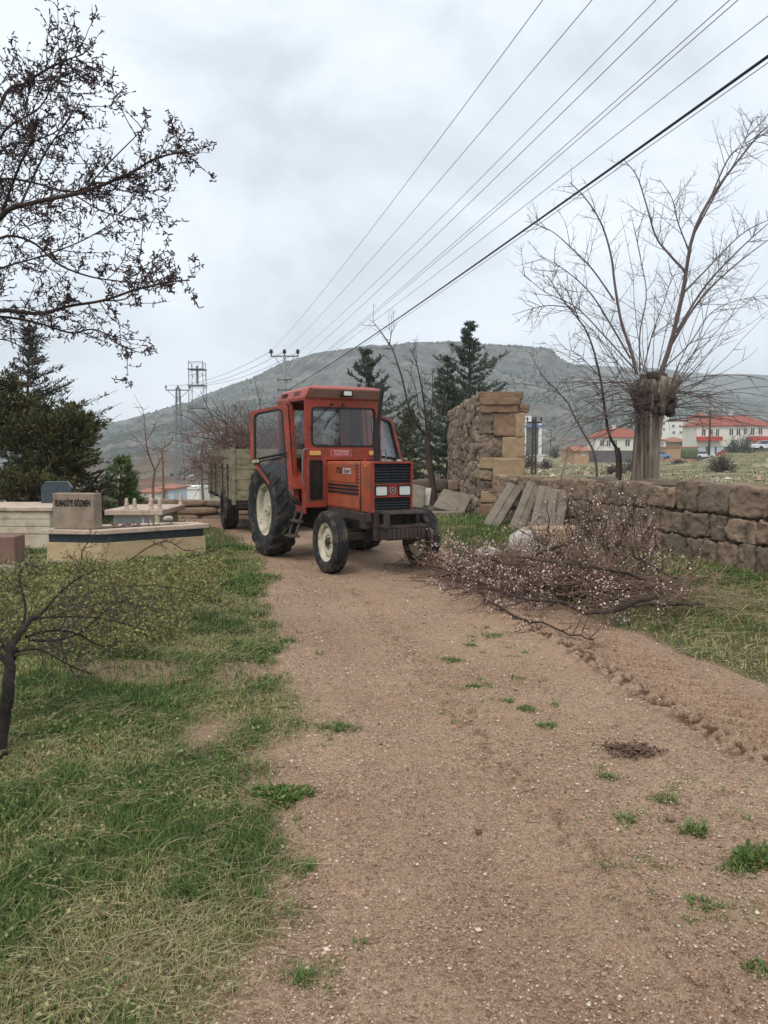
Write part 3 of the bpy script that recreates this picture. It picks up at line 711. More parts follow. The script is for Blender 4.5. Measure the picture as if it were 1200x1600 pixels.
def make_tractor():
    T = empty('tractor', (-1.05, 12.15, 0), -rad(90 - 27), label='old orange red farm tractor with both cab doors swung open', cat='tractor')
    fy = lambda c: (lambda u, v, t: (u, c + t, v))      # plate in an xz plane
    fx = lambda c: (lambda u, v, t: (c + t, u, v))      # plate in a yz plane
    # hood
    b = MB(); pr = rpoly([(-.275, .80), (.275, .80), (.285, 1.455), (-.285, 1.455)], [.01, .01, .045, .045], 5)
    b.prism(pr, fx(0), 1.04, 2.50)
    hood = b.build('hood', 'hood_paint', T, .006, True)
    for s in (-1, 1):
        y = s * .283
        m = MB(); m.box((1.14, y - .006, 1.17), (2.02, y + .006, 1.425)); m.build('hood_panel', 'hood_paint', hood, .008)
        m = MB(); m.box((1.10, y - .005, .83), (2.16, y + .005, .985)); m.build('lower_panel', 'hood_paint', hood, .006)
        m = MB()
        for z in (1.015, 1.065, 1.115): m.box((1.10, y - .0075, z), (2.12, y + .0075, z + .026))
        m.build('louvre', 'grille_black', hood)
        m = MB()
        for z in np.linspace(1.17, 1.40, 6): m.box((2.06, y - .0065, z), (2.135, y + .0065, z + .014)); m.box((2.06, y - .0065, z), (2.07, y + .0065, z + .034))
        m.build('vent', 'grille_black', hood)
        m = MB(); m.box((2.185, y - .005, .80), (2.193, y + .005, 1.45)); m.build('seam', 'grille_black', hood)
    # number plate decal on the camera side of the hood
    mt = Matrix.Translation((1.50, -.292, 1.325)) @ Matrix(((1, 0, 0, 0), (0, 0, -1, 0), (0, 1, 0, 0), (0, 0, 0, 1)))
    text_mesh('lettering', '750', .115, 'lettering', hood, mt, .001, .25, .002, .24)
    m = MB(); m.box((1.635, -.2925, 1.285), (1.90, -.289, 1.365)); pl = m.build('badge', 'decal_white', T)
    mt = Matrix.Translation((1.77, -.2935, 1.325)) @ Matrix(((1, 0, 0, 0), (0, 0, -1, 0), (0, 1, 0, 0), (0, 0, 0, 1)))
    text_mesh('badge_lettering', 'Süper', .075, 'lettering', pl, mt, .0006, .2, .001, .20)
    # nose: red surround, two grilles, headlights, emblem
    out = [(-.285, .80), (.285, .80), (.295, 1.462), (-.295, 1.462)]
    nose = MB()
    nose.ring(rpoly(out, [.012, .012, .03, .03]), rpoly([(-.262, .82), (.262, .82), (.268, 1.432), (-.268, 1.432)], .012), fx(0), 2.49, 2.57)
    nose.box((2.48, -.264, 1.000), (2.555, .264, 1.172)); nose.box((2.505, -.266, 1.160), (2.568, .266, 1.174)); nose.box((2.505, -.264, .998), (2.568, .264, 1.012))
    no = nose.build('nose_surround', 'red_paint', T, .004)
    for (z0, z1, n) in ((1.176, 1.43, 7), (.822, .996, 5)):
        m = MB(); m.box((2.47, -.263, z0), (2.512, .263, z1))
        for i in range(n):
            z = z0 + (z1 - z0) * (i + .5) / n; m.hexa([(2.505, -.262, z - .010), (2.548, -.262, z - .014), (2.548, .262, z - .014), (2.505, .262, z - .010), (2.505, -.262, z + .006), (2.540, -.262, z + .002), (2.540, .262, z + .002), (2.505, .262, z + .006)])
        for yy in (-.13, 0, .13): m.box((2.505, yy - .004, z0), (2.541, yy + .004, z1))
        m.build('grille', 'grille_black', T)
    for yc in (-.165, .172):
        m = MB(); p0 = rpoly([(yc - .09, 1.018), (yc + .09, 1.018), (yc + .09, 1.152), (yc - .09, 1.152)], .025)
        m.ring(p0, rpoly(inset([(yc - .09, 1.018), (yc + .09, 1.018), (yc + .09, 1.152), (yc - .09, 1.152)], .010), .02), fx(0), 2.552, 2.574)
        hl = m.build('headlight', 'grille_black', T)
        m = MB(); p1 = rpoly(inset([(yc - .09, 1.018), (yc + .09, 1.018), (yc + .09, 1.152), (yc - .09, 1.152)], .009), .02)
        m.prism(p1, fx(0), 2.556, 2.568)
        for k in np.linspace(-.055, .055, 6): m.box((2.566, yc + k - .004, 1.035), (2.5705, yc + k + .004, 1.135))
        m.build('lens', 'headlight_lens', hl, .002)
    m = MB(); m.lathe([(.046, 2.555), (.046, 2.563), (.037, 2.563), (.037, 2.555)], 24, (0, 0, 1.086), 'x', True)
    m.cyl((2.556, 0, 1.086), (2.566, 0, 1.086), .014, .012, 12)
    for a in (90, 210, 330): m.bar((2.56, 0, 1.086), (2.56, .034 * math.cos(rad(a)), 1.086 + .034 * math.sin(rad(a))), .010, .006)
    m.build('emblem', 'chrome', T)
    m = MB(); m.cyl((2.36, -.288, 1.40), (2.36, -.302, 1.40), .014, .012, 10); m.build('catch', 'amber_lens', T)
    # chassis, engine, front carrier, axle
    m = MB(); m.box((.2, -.20, .46), (2.0, .20, .82)); m.box((-.3, -.26, .42), (.6, .26, .86)); m.box((2.0, -.24, .60), (2.46, .24, .81))
    m.cyl((.0, -.62, .70), (.0, .62, .70), .12, .12, 18); m.cyl((1.35, -.23, .56), (1.75, -.23, .56), .09, .09, 14); m.box((.95, -.30, .50), (1.25, -.18, .70)); m.box((1.5, .18, .5), (1.9, .27, .75))
    m.cyl((1.15, -.24, .50), (1.15, -.24, .78), .055, .055, 12)
    m.build('engine', 'engine_metal', T, .015)
    m = MB()
    for s in (-1, 1): m.box((1.25, s * .33 - .03, .69), (2.56, s * .33 + .03, .80))
    m.box((2.40, -.40, .60), (2.50, -.22, .80)); m.box((2.40, .22, .60), (2.50, .40, .80))
    m.hexa([(2.42, -.22, .80), (2.84, -.22, .80), (2.84, .34, .80), (2.42, .34, .80), (2.42, -.22, .84), (2.82, -.20, .835), (2.82, .32, .835), (2.42, .34, .84)])
    m.box((2.52, -.27, .45), (2.60, -.21, .84)); m.box((2.76, -.24, .62), (2.84, -.18, .83)); m.box((2.55, -.22, .62), (2.83, .36, .66))
    m.box((2.52, .32, .46), (2.60, .38, .80))
    m.build('front_carrier', 'dark_rust', T, .008)
    for i in range(9):
        y0 = -.20 + i * .06
        m = MB(); m.prism(rpoly([(2.58, .47), (2.83, .47), (2.83, .63), (2.58, .63)], .03, 3), fy(0), y0, y0 + .052); m.build('front_weight', 'dark_rust', T, .005)
    m = MB(); m.bar((2.1, -.56, .47), (2.1, .56, .47), .11, .09); m.box((2.02, -.14, .44), (2.2, .14, .60))
    for s in (-1, 1): m.cyl((2.1, s * .53, .32), (2.1, s * .53, .60), .045, .045, 12); m.cyl((2.1, s * .50, .40), (2.1, s * .70, .40), .05, .04, 12); m.bar((2.08, s * .54, .55), (1.75, s * .40, .58), .04)
    m.bar((1.9, -.5, .52), (1.9, .5, .52), .035)
    m.build('front_axle', 'engine_metal', T, .006)
    # wheels
    tyre_parts(T, 2.1, -.68, .41, .20, .255, 'ribbed', -1); tyre_parts(T, 2.1, .68, .41, .20, .255, 'ribbed', 1)
    tyre_parts(T, 0, -.75, .71, .38, .40, 'lugs', -1); tyre_parts(T, 0, .75, .71, .38, .40, 'lugs', 1)
    # cab
    m = MB()
    for s in (-1, 1):
        o_ = [(s * .288, .79), (s * .60, .79), (s * .60, 1.62), (s * .288, 1.62)]; i_ = [(s * .355, .90), (s * .55, .90), (s * .55, 1.47), (s * .355, 1.47)]
        if s > 0: pass
        m.ring(rpoly(o_, .012), rpoly(i_, .03), fx(0), 1.02, 1.06)
        m.box((.90, s * .60 - .014, .79), (1.035, s * .60 + .014, 1.62))
        m.box((.60, s * .605 - .014, .70), (1.03, s * .605 + .014, .80))
    m.box((1.02, -.60, 1.47), (1.058, .60, 1.64))
    wall = m.build('front_panel', 'red_paint', T, .006)
    for s in (-1, 1):
        m = MB(); m.prism(rpoly([(s * .36, .905), (s * .545, .905), (s * .545, 1.465), (s * .36, 1.465)], .028), fx(0), 1.036, 1.042); m.build('foot_window', 'smoked_glass', wall)
        m = MB(); m.ring(rpoly([(s * .350, .895), (s * .555, .895), (s * .555, 1.475), (s * .350, 1.475)], .034), rpoly([(s * .366, .912), (s * .54, .912), (s * .54, 1.459), (s * .366, 1.459)], .026), fx(0), 1.058, 1.066); m.build('seal', 'black_metal', wall)
    m = MB(); m.ring(rpoly([(-.60, 1.60), (.60, 1.60), (.605, 2.36), (-.605, 2.36)], [.01, .01, .04, .04]), rpoly([(-.505, 1.665), (.505, 1.665), (.505, 2.225), (-.505, 2.225)], .075), fx(0), .985, 1.035)
    wf = m.build('windscreen_frame', 'red_paint', T, .008)
    m = MB(); m.ring(rpoly([(-.51, 1.66), (.51, 1.66), (.51, 2.23), (-.51, 2.23)], .08), rpoly([(-.487, 1.683), (.487, 1.683), (.487, 2.207), (-.487, 2.207)], .062), fx(0), 1.0, 1.046); m.build('seal', 'black_metal', wf)
    m = MB(); m.prism(rpoly([(-.50, 1.67), (.50, 1.67), (.50, 2.22), (-.50, 2.22)], .07), fx(0), 1.012, 1.018); m.build('windscreen', 'cab_glass', wf)
    for y0, y1 in ((-.20, -.50), (-.02, -.28)):
        m = MB(); m.bar((1.056, y0, 2.265), (1.062, y1, 1.98), .014, .010); m.cyl((1.03, y0, 2.265), (1.07, y0, 2.265), .018, .016, 10); m.bar((1.054, y1 + .05, 2.09), (1.056, y1 - .035, 1.90), .010, .012); m.build('wiper', 'black_metal', T)
    # sticker with writing under the windscreen, turn lights
    m = MB(); m.box((1.056, -.22, 1.525), (1.062, .10, 1.615)); st = m.build('sticker', 'decal_white', T)
    m = MB(); m.box((1.060, -.215, 1.53), (1.0635, .095, 1.61)); m.build('print_ground', 'decal_red', st)
    for body, z in (('TARIM', 1.590), ('TRAKTÖR', 1.552)):
        mt = Matrix.Translation((1.0645, -.06, z)) @ Matrix(((0, 0, 1, 0), (1, 0, 0, 0), (0, 1, 0, 0), (0, 0, 0, 1)))
        text_mesh('lettering', body, .040, 'decal_white', st, mt, .0004, 0, .0008, .24)
    for yc in (-.47, .47):
        m = MB(); m.box((1.058, yc - .085, 1.535), (1.085, yc + .085, 1.60)); m.build('turn_light', 'amber_lens', T, .008)
    # posts, rear wall, floor
    m = MB()
    for s in (-1, 1):
        m.bar((.66, s * .595, .78), (.40, s * .585, 2.36), .06, .05); m.bar((-.14, s * .57, .80), (-.14, s * .57, 2.36), .06, .06)
        m.bar((.42, s * .585, 2.33), (-.14, s * .57, 2.33), .06, .05); m.bar((.55, s * .59, 1.44), (-.14, s * .57, 1.44), .06, .06); m.bar((1.0, s * .585, 2.34), (.40, s * .585, 2.34), .05, .04)
        m.box((-.14, s * .585 - .012, .80), (.58, s * .585 + .012, 1.43))
    m.ring(rpoly([(-.57, 1.38), (.57, 1.38), (.57, 2.36), (-.57, 2.36)], .02), rpoly([(-.44, 1.50), (.44, 1.50), (.44, 2.24), (-.44, 2.24)], .06), fx(0), -.17, -.13)
    m.box((-.17, -.57, .80), (-.14, .57, 1.39))
    fr = m.build('cab_frame', 'red_paint', T, .006)
    m = MB(); m.prism(rpoly([(-.44, 1.50), (.44, 1.50), (.44, 2.24), (-.44, 2.24)], .06), fx(0), -.153, -.148); m.build('rear_window', 'cab_glass', T)
    for s in (-1, 1):
        m = MB(); m.prism([(-.10, 1.47), (.52, 1.47), (.40, 2.30), (-.10, 2.30)], fy(s * .58), -.003, .003); m.build('side_window', 'cab_glass', T)
    m = MB(); m.box((-.14, -.57, .79), (1.02, .57, .83)); m.box((.86, -.55, 1.20), (1.0, .55, 1.62)); m.build('dashboard', 'black_metal', T, .02)
    for s in (-1, 1):
        m = MB(); nn = 14
        for i in range(nn):
            a0, a1 = rad(25 + 140 * i / nn), rad(25 + 140 * (i + 1) / nn); r = .79; y0, y1 = s * .50, s * .68
            P = [(q * math.cos(a), yy, .71 + q * math.sin(a)) for q in (r, r + .012) for (a, yy) in ((a0, y0), (a1, y0), (a1, y1), (a0, y1))]
            m.hexa(P)
        m.build('fender', 'red_paint', T)
    m = MB(); m.box((.0, -.24, 1.04), (.46, .24, 1.16)); m.hexa([(-.02, -.24, 1.14), (.10, -.24, 1.14), (.10, .24, 1.14), (-.02, .24, 1.14), (-.10, -.22, 1.72), (-.02, -.22, 1.72), (-.02, .22, 1.72), (-.10, .22, 1.72)])
    m.box((.12, -.12, .83), (.38, .12, 1.05)); m.build('seat', 'seat_vinyl', T, .03)
    m = MB(); c = np.array((.66, 0, 1.58)); ax = np.array((-.5, 0, .87)); u = np.array((.87, 0, .5)); v = np.array((0, 1., 0))
    m.tube([c + .20 * (math.cos(a) * u + math.sin(a) * v) for a in np.linspace(0, 2 * math.pi, 29)], .013, 7)
    for a in (30, 150, 270): m.bar(c, c + .2 * (math.cos(rad(a)) * u + math.sin(rad(a)) * v), .018)
    m.cyl(c - ax * .02, c - ax * .38, .025, .03, 10); m.build('steering_wheel', 'black_metal', T)
    # roof
    m = MB(); lo = [(-.20, -.60, 2.36), (1.05, -.615, 2.345), (1.05, .615, 2.345), (-.20, .60, 2.36)]; mid = [(-.12, -.565, 2.485), (1.15, -.575, 2.49), (1.15, .575, 2.49), (-.12, .565, 2.485)]; hi = [(.0, -.46, 2.53), (1.05, -.47, 2.53), (1.05, .47, 2.53), (.0, .46, 2.53)]
    m.add(lo + mid + hi, [(3, 2, 1, 0)] + [(i, (i + 1) % 4, 4 + (i + 1) % 4, 4 + i) for i in range(4)] + [(4 + i, 4 + (i + 1) % 4, 8 + (i + 1) % 4, 8 + i) for i in range(4)] + [(8, 9, 10, 11)])
    roof = m.build('roof', 'roof_paint', T, .018, True)
    m = MB(); m.box((-.21, -.607, 2.335), (1.045, .607, 2.362)); m.build('roof_rim', 'red_paint', roof, .008)
    m = MB(); m.hexa([(1.058, -.575, 2.362), (1.066, -.575, 2.358), (1.066, .575, 2.358), (1.058, .575, 2.362), (1.144, -.545, 2.478), (1.152, -.545, 2.474), (1.152, .545, 2.474), (1.144, .545, 2.478)]); m.build('fascia', 'fascia_paint', roof)
    for s in (-1, 1):
        for x0 in (.02, .56):
            m = MB()
            for k in range(4): z = 2.40 + .018 * k; yv = s * (.6055 - .29 * (z - 2.36)); m.box((x0, yv - .006, z), (x0 + .26, yv + .006, z + .007))
            m.build('roof_vent', 'grille_black', roof)
    m = MB(); m.box((1.07, -.085, 2.375), (1.17, .085, 2.465)); wl = m.build('work_light', 'black_metal', T, .012)
    m = MB(); m.box((1.165, -.06, 2.39), (1.176, .06, 2.45)); m.build('lens', 'headlight_lens', wl, .006)
    # exhaust
    m = MB(); m.cyl((1.70, .20, 1.44), (1.70, .20, 1.80), .048, .048, 18); m.tube([(1.70, .20, 1.79), (1.705, .20, 1.86), (1.775, .235, 2.36), (1.79, .24, 2.44), (1.775, .25, 2.50)], [.036, .028, .03, .032, .026], 14)
    m.build('exhaust_pipe', 'black_metal', T, 0, True)
    # steps, grab bars
    for s in (-1, 1):
        m = MB(); 
        for x in (.66, .92): m.bar((x + .05, s * .60, .80), (x - .02, s * .72, .36), .05, .03)
        m.bar((.62, s * .665, .585), (.97, s * .665, .585), .10, .03); m.bar((.58, s * .725, .37), (.95, s * .725, .37), .13, .03)
        m.build('step', 'step_metal', T, .004)
        m = MB(); m.tube([(1.06, s * .585, 1.62), (1.09, s * .64, 1.63), (1.08, s * .665, 1.55), (1.05, s * .66, 1.2), (1.04, s * .62, 1.10)], .012, 8); m.build('grab_bar', 'steel_pole', T, 0, True)
    # doors: pentagon frame with a slanting lower edge, glass, black rail, white handle
    def door(hb, ht, ft, fm, fb):
        hb, ht, ft, fm, fb = [np.array(q, float) for q in (hb, ht, ft, fm, fb)]
        vz = (ht - hb) / np.linalg.norm(ht - hb); n = np.cross(vz, ft - hb); n /= np.linalg.norm(n); u = np.cross(n, vz)
        if (ft - hb) @ u < 0: u = -u; 
        to2 = lambda q: ((q - hb) @ u, (q - hb) @ vz)
        fn = lambda a, b, t: tuple(hb + u * a + vz * b + n * t)
        P = [to2(q) for q in (hb, ht, ft, fm, fb)]
        m = MB(); inn = inset(P, [.085, .05, .06, .055, .05])
        m.ring(rpoly(P, [.02, .06, .05, .04, .03]), rpoly(inn, [.05, .09, .09, .05, .05]), fn, -.022, .022)
        d = m.build('door', 'red_paint', T, .006)
        m = MB(); m.ring(rpoly(inset(inn, -.006), [.05, .09, .09, .05, .05]), rpoly(inset(inn, .016), [.045, .085, .085, .045, .045]), fn, -.027, .027); m.build('seal', 'black_metal', d)
        m = MB(); m.prism(rpoly(inset(inn, .004), [.05, .09, .09, .05, .05]), fn, -.003, .003); m.build('glass', 'cab_glass', d)
        zc = P[3][1] + .02; mid_ = [(.06, zc + .03), (P[3][0] - .03, zc - .01)]
        m = MB(); m.bar(fn(*mid_[0], -.03), fn(*mid_[1], -.03), .022, .02); m.bar(fn(*mid_[0], .03), fn(*mid_[1], .03), .022, .02); m.bar(fn(mid_[0][0], zc - .02, .03), fn(mid_[1][0], zc - .06, .03), .018, .016)
        m.build('rail', 'black_metal', d)
        h = fn(P[3][0] * .86, zc - .045, 0); m = MB()
        for t in (-1, 1): q = np.array(h) + n * .04 * t; m.bar(q - u * .05, q + u * .05, .045, .05); m.cyl(q - n * .03 * t, q + n * .02 * t, .03, .026, 12)
        m.build('handle', 'cream_paint', d, .008)
    door((.66, -.63, .92), (.40, -.63, 2.30), (.06, -1.10, 2.19), (.17, -1.137, 1.455), (.533, -.809, .863))
    door((.66, .63, .92), (.42, .63, 2.26), (.30, 1.17, 2.10), (.36, 1.30, 1.455), (.60, .95, .863))
    m = MB(); m.bar((-.3, 0, .55), (-.85, 0, .50), .09, .07); m.bar((-.3, -.4, .9), (-.75, -.42, .48), .05); m.bar((-.3, .4, .9), (-.75, .42, .48), .05); m.build('hitch', 'engine_metal', T, .006)
    return T
make_tractor()

# ------------------------------------------------------------------ the trailer and its load
def make_trailer():
    f = np.array((.315, -.949)); l = np.array((.949, .315)); o = np.array((-2.90, 14.8)) + l * 1.0 - f * 2.3
    T = empty('farm_trailer', (o[0], o[1], 0), math.atan2(f[1], f[0]), label='olive grey plank sided farm trailer hitched behind the tractor', cat='trailer')
    x0, x1, y0, y1 = -2.3, 2.3, -1.0, 1.0; rng = np.random.default_rng(3)
    for s in (-1, 1):
        for i in range(5):
            z = .66 + i * .2; j = rng.uniform(-.004, .004)
            m = MB(); m.box((x0, s * 1.0 - .02 + j, z), (x1, s * 1.0 + .02 + j, z + .192)); m.build('side_board', 'trailer_paint', T, .006)
    for s in (-1, 1):
        for i in range(5):
            z = .66 + i * .2; j = rng.uniform(-.004, .004); x = s * 2.3
            m = MB(); m.box((x - .02 + j, -.975, z), (x + .02 + j, .975, z + .192)); m.build('end_board', 'trailer_paint', T, .006)
    for (x, y) in ((2.3, -1.0), (2.3, 1.0), (-2.3, -1.0), (-2.3, 1.0), (.1, -1.0), (.1, 1.0)):
        m = MB(); m.box((x - .045, y - .035, .58), (x + .045, y + .035, 1.68)); m.build('post', 'trailer_paint', T, .006)
    for s in (-1, 1):
        for x in (.75, 1.65, -.6, -1.6):
            y = s * 1.03
            m = MB(); m.box((x - .035, y - .012, .64), (x + .035, y + .012, 1.30)); m.box((x - .05, y - .02, 1.25), (x + .05, y + .025, 1.36)); m.box((x - .05, y - .02, .60), (x + .05, y + .03, .70)); m.build('hinge', 'dark_rust', T, .004)
    m = MB(); m.box((x0, -.98, .58), (x1, .98, .655)); m.build('bed', 'dark_rust', T)
    m = MB()
    for s in (-1, 1): m.box((-2.25, s * .42 - .04, .44), (2.2, s * .42 + .04, .58)); 
    for x in (1.0,): m.cyl((x, -.85, .42), (x, .85, .39), .045, .045, 12); m.box((x - .35, -.46, .40), (x + .35, -.38, .47)); m.box((x - .35, .38, .40), (x + .35, .46, .47))
    m.box((2.2, -.95, .50), (2.28, .95, .60)); m.build('chassis', 'engine_metal', T, .006)
    m = MB(); m.bar((1.4, -.35, .44), (3.1, .0, .48), .06); m.bar((1.4, .35, .44), (3.1, .0, .48), .06); m.bar((2.95, 0, .48), (4.35, .05, .50), .07); m.build('drawbar', 'engine_metal', T, .006)
    m = MB(); m.bar((2.34, -.42, .35), (2.34, -.42, 1.2), .035); m.bar((2.34, -.60, .7), (2.34, -.42, .36), .03); m.build('jack', 'steel_pole', T)
    for x in (1.0,):
        for s in (-1, 1): tyre_parts(T, x, s * .93, .42, .30, .23, 'ribbed', s, 'dark_rust')
    return T, o, f, l
TR, TR_O, TR_F, TR_L = make_trailer()
def tw(x, y, z): p = TR_O + TR_F * x + TR_L * y; return np.array((p[0], p[1], z))

def twiggy(rng, main, n_side, side_len, r, lev=2, w=.16, trop=(0, 0, .02), spread=.9, t0=.25):
    """side twigs along a path; returns polylines (pts, r0, r1)"""
    out = []; m = len(main)
    for i in range(n_side):
        t = t0 + (1 - t0) * rng.random() ** 1.2; k = t * (m - 1); a = int(min(k, m - 2)); p = main[a] + (main[a + 1] - main[a]) * (k - a)
        d = main[a + 1] - main[a]; d = d / (np.linalg.norm(d) + 1e-9)
        q = rng.normal(0, 1, 3); q -= d * (q @ d); q /= np.linalg.norm(q) + 1e-9
        L = side_len * rng.uniform(.45, 1.15) * (1.15 - .6 * t)
        pts = wander(rng, p, d * rng.uniform(.35, 1) + q * spread, L, 5, w, trop)
        out.append((pts, r, r * .35))
        if lev > 1: out += twiggy(rng, pts, max(2, int(min(n_side, 14) * .45)), L * .5, r * .6, lev - 1, w, trop, spread, .15)
    return out
def load():
    rng = np.random.default_rng(11); root = empty('brush_load', tuple(tw(0, 0, .67)), 0, label='reddish heap of pruned branches piled in the farm trailer', cat='brushwood')
    base = np.array(root.location); big, tw_, = [], []
    for i in range(620):
        p = tw(rng.uniform(-2.1, 2.1), rng.uniform(-.85, .85), rng.uniform(.8, 1.75)); p[2] += .42 * (1 - ((p - tw(0, 0, 0))[0] / 2.6) ** 2) * rng.random()
        a = rng.uniform(0, 6.28); pts = wander(rng, p, (math.cos(a), math.sin(a), rng.uniform(-.1, .45)), rng.uniform(.6, 1.3), 6, .22, (0, 0, -.05))
        tw_.append((pts, .011, .005))
        if i % 2 == 0: tw_ += twiggy(rng, pts, 6, .4, .006, 1)
    for i in range(34):
        p = tw(rng.uniform(-2.1, 1.9), rng.uniform(-.8, .8), 1.4)
        d = -TR_F * rng.uniform(-.2, 1) + TR_L * rng.uniform(-1, .5); pts = wander(rng, p, (d[0], d[1], rng.uniform(.3, 1.1)), rng.uniform(1.0, 1.9), 9, .12, (0, 0, -.02))
        big.append((pts, .014, .005)); tw_ += twiggy(rng, pts, 9, .55, .006, 2)
    # long bare shoots sticking out over the rear and the near side
    for i in range(12):
        p = tw(rng.uniform(-1.6, .8), rng.uniform(-.9, .1), 1.6); d = -TR_F * .5 - TR_L * rng.uniform(.0, 1.3)
        pts = wander(rng, p, (d[0], d[1], rng.uniform(.7, 1.6)), rng.uniform(1.2, 2.0), 9, .08, (0, 0, -.05)); big.append((pts, .016, .005)); tw_ += twiggy(rng, pts, 8, .5, .006, 1)
    V, F = tubes(big, 5); np_obj('branch', V - base, F, 'twig_dark', root, True)
    V, F = tubes(tw_, 3); np_obj('twig', V - base, F, 'twig_red', root)
    C = np.concatenate([p[0][2:] for p in tw_]); C = C[rng.random(len(C)) < .55]; C = C + rng.normal(0, .03, C.shape)
    V, F, t = octas(C - base, rng.uniform(.008, .018, len(C)), rng); np_obj('bud', V, F, 'bud', root, False, t)
load()

# ------------------------------------------------------------------ graves on the left
def flat(x0, x1, z0, z1): return [(x0, z0), (x1, z0), (x1, z1), (x0, z1)]
def plan(poly, z0, z1, grow=0):
    m = MB(); P = inset(poly, -grow) if grow else poly
    m.prism(P, lambda u, v, t: (u, v, t), z0, z1); return m
def name_grave():
    c = np.array((-4.04, 10.9)); A = [(-.83, .12), (0, 0), (1.26, 1.0), (.98, 1.32), (-.76, .62)]
    T = empty('grave', (c[0], c[1], -.05), 0, label='tan travertine grave with a dark granite band and a lettered square headstone', cat='grave')
    plan(A, -.1, .075, .07).build('plinth', 'concrete', T, .012)
    plan(A, .07, .335).build('body', 'travertine', T, .008)
    plan(A, .33, .465, -.022).build('dark_band', 'dark_granite', T, .004)
    m = MB(); o = rpoly(inset(A, -.05), .02, 3); i = rpoly(inset(A, .13), .02, 3); m.ring(o, i, lambda u, v, t: (u, v, t), .46, .525); m.build('coping', 'coping_stone', T, .01)
    plan(inset(A, .11), .45, .505).build('soil_bed', 'mortar', T)
    m = MB(); m.prism([(-.735, .13), (-.10, .03), (-.05, .22), (-.70, .32)], lambda u, v, t: (u, v, t), .525, 1.045); hs = m.build('headstone', 'headstone_stone', T, .018)
    d = Vector((.635, -.10, 0)).normalized(); nrm = Vector((d.y, -d.x, 0)); p = Vector((-.735, .13, .90)) + d * .32 + nrm * .003
    mt = Matrix(((d.x, 0, nrm.x, p.x), (d.y, 0, nrm.y, p.y), (0, 1, 0, p.z), (0, 0, 0, 1)))
    text_mesh('lettering', 'ELMADİYE GÖZMEN', .125, 'lettering', hs, mt, .004, 0, .003, .54)
    rng = np.random.default_rng(2); C = np.stack([rng.uniform(-.1, .85, 400), rng.uniform(.45, 1.2, 400), rng.uniform(.495, .56, 400)], 1)
    C = C[(C[:, 1] > .2 + .78 * C[:, 0]) & (C[:, 1] < .58 + .36 * C[:, 0])]; C[:, 2] += .01
    V, F, t = octas(C, rng.uniform(.012, .03, len(C)), rng); np_obj('bedding_plants', V, F, 'twig_red', T, False, t)
name_grave()
def stone_thing(name, c, half, mat, seed, n=7, k=4, amp=.03, fr=5, rz=0, tilt=0, **kw):
    rng = np.random.default_rng(seed); R = (Matrix.Rotation(rz, 3, 'Z') @ Matrix.Rotation(tilt, 3, 'X'))
    ax = np.array(R).T
    V, F = rblock((0, 0, 0), ax, half, rng, n, k, amp, fr); o = np_obj(name, V, F, mat, None, True); o.location = c
    return tag(o, **kw)
stone_thing('rounded_stone', (-3.36, 11.90, .555), (.075, .05, .045), 'white_stone', 4, k=2.4, amp=.012, label='small rounded white stone resting on the tan lettered grave', cat='stone')
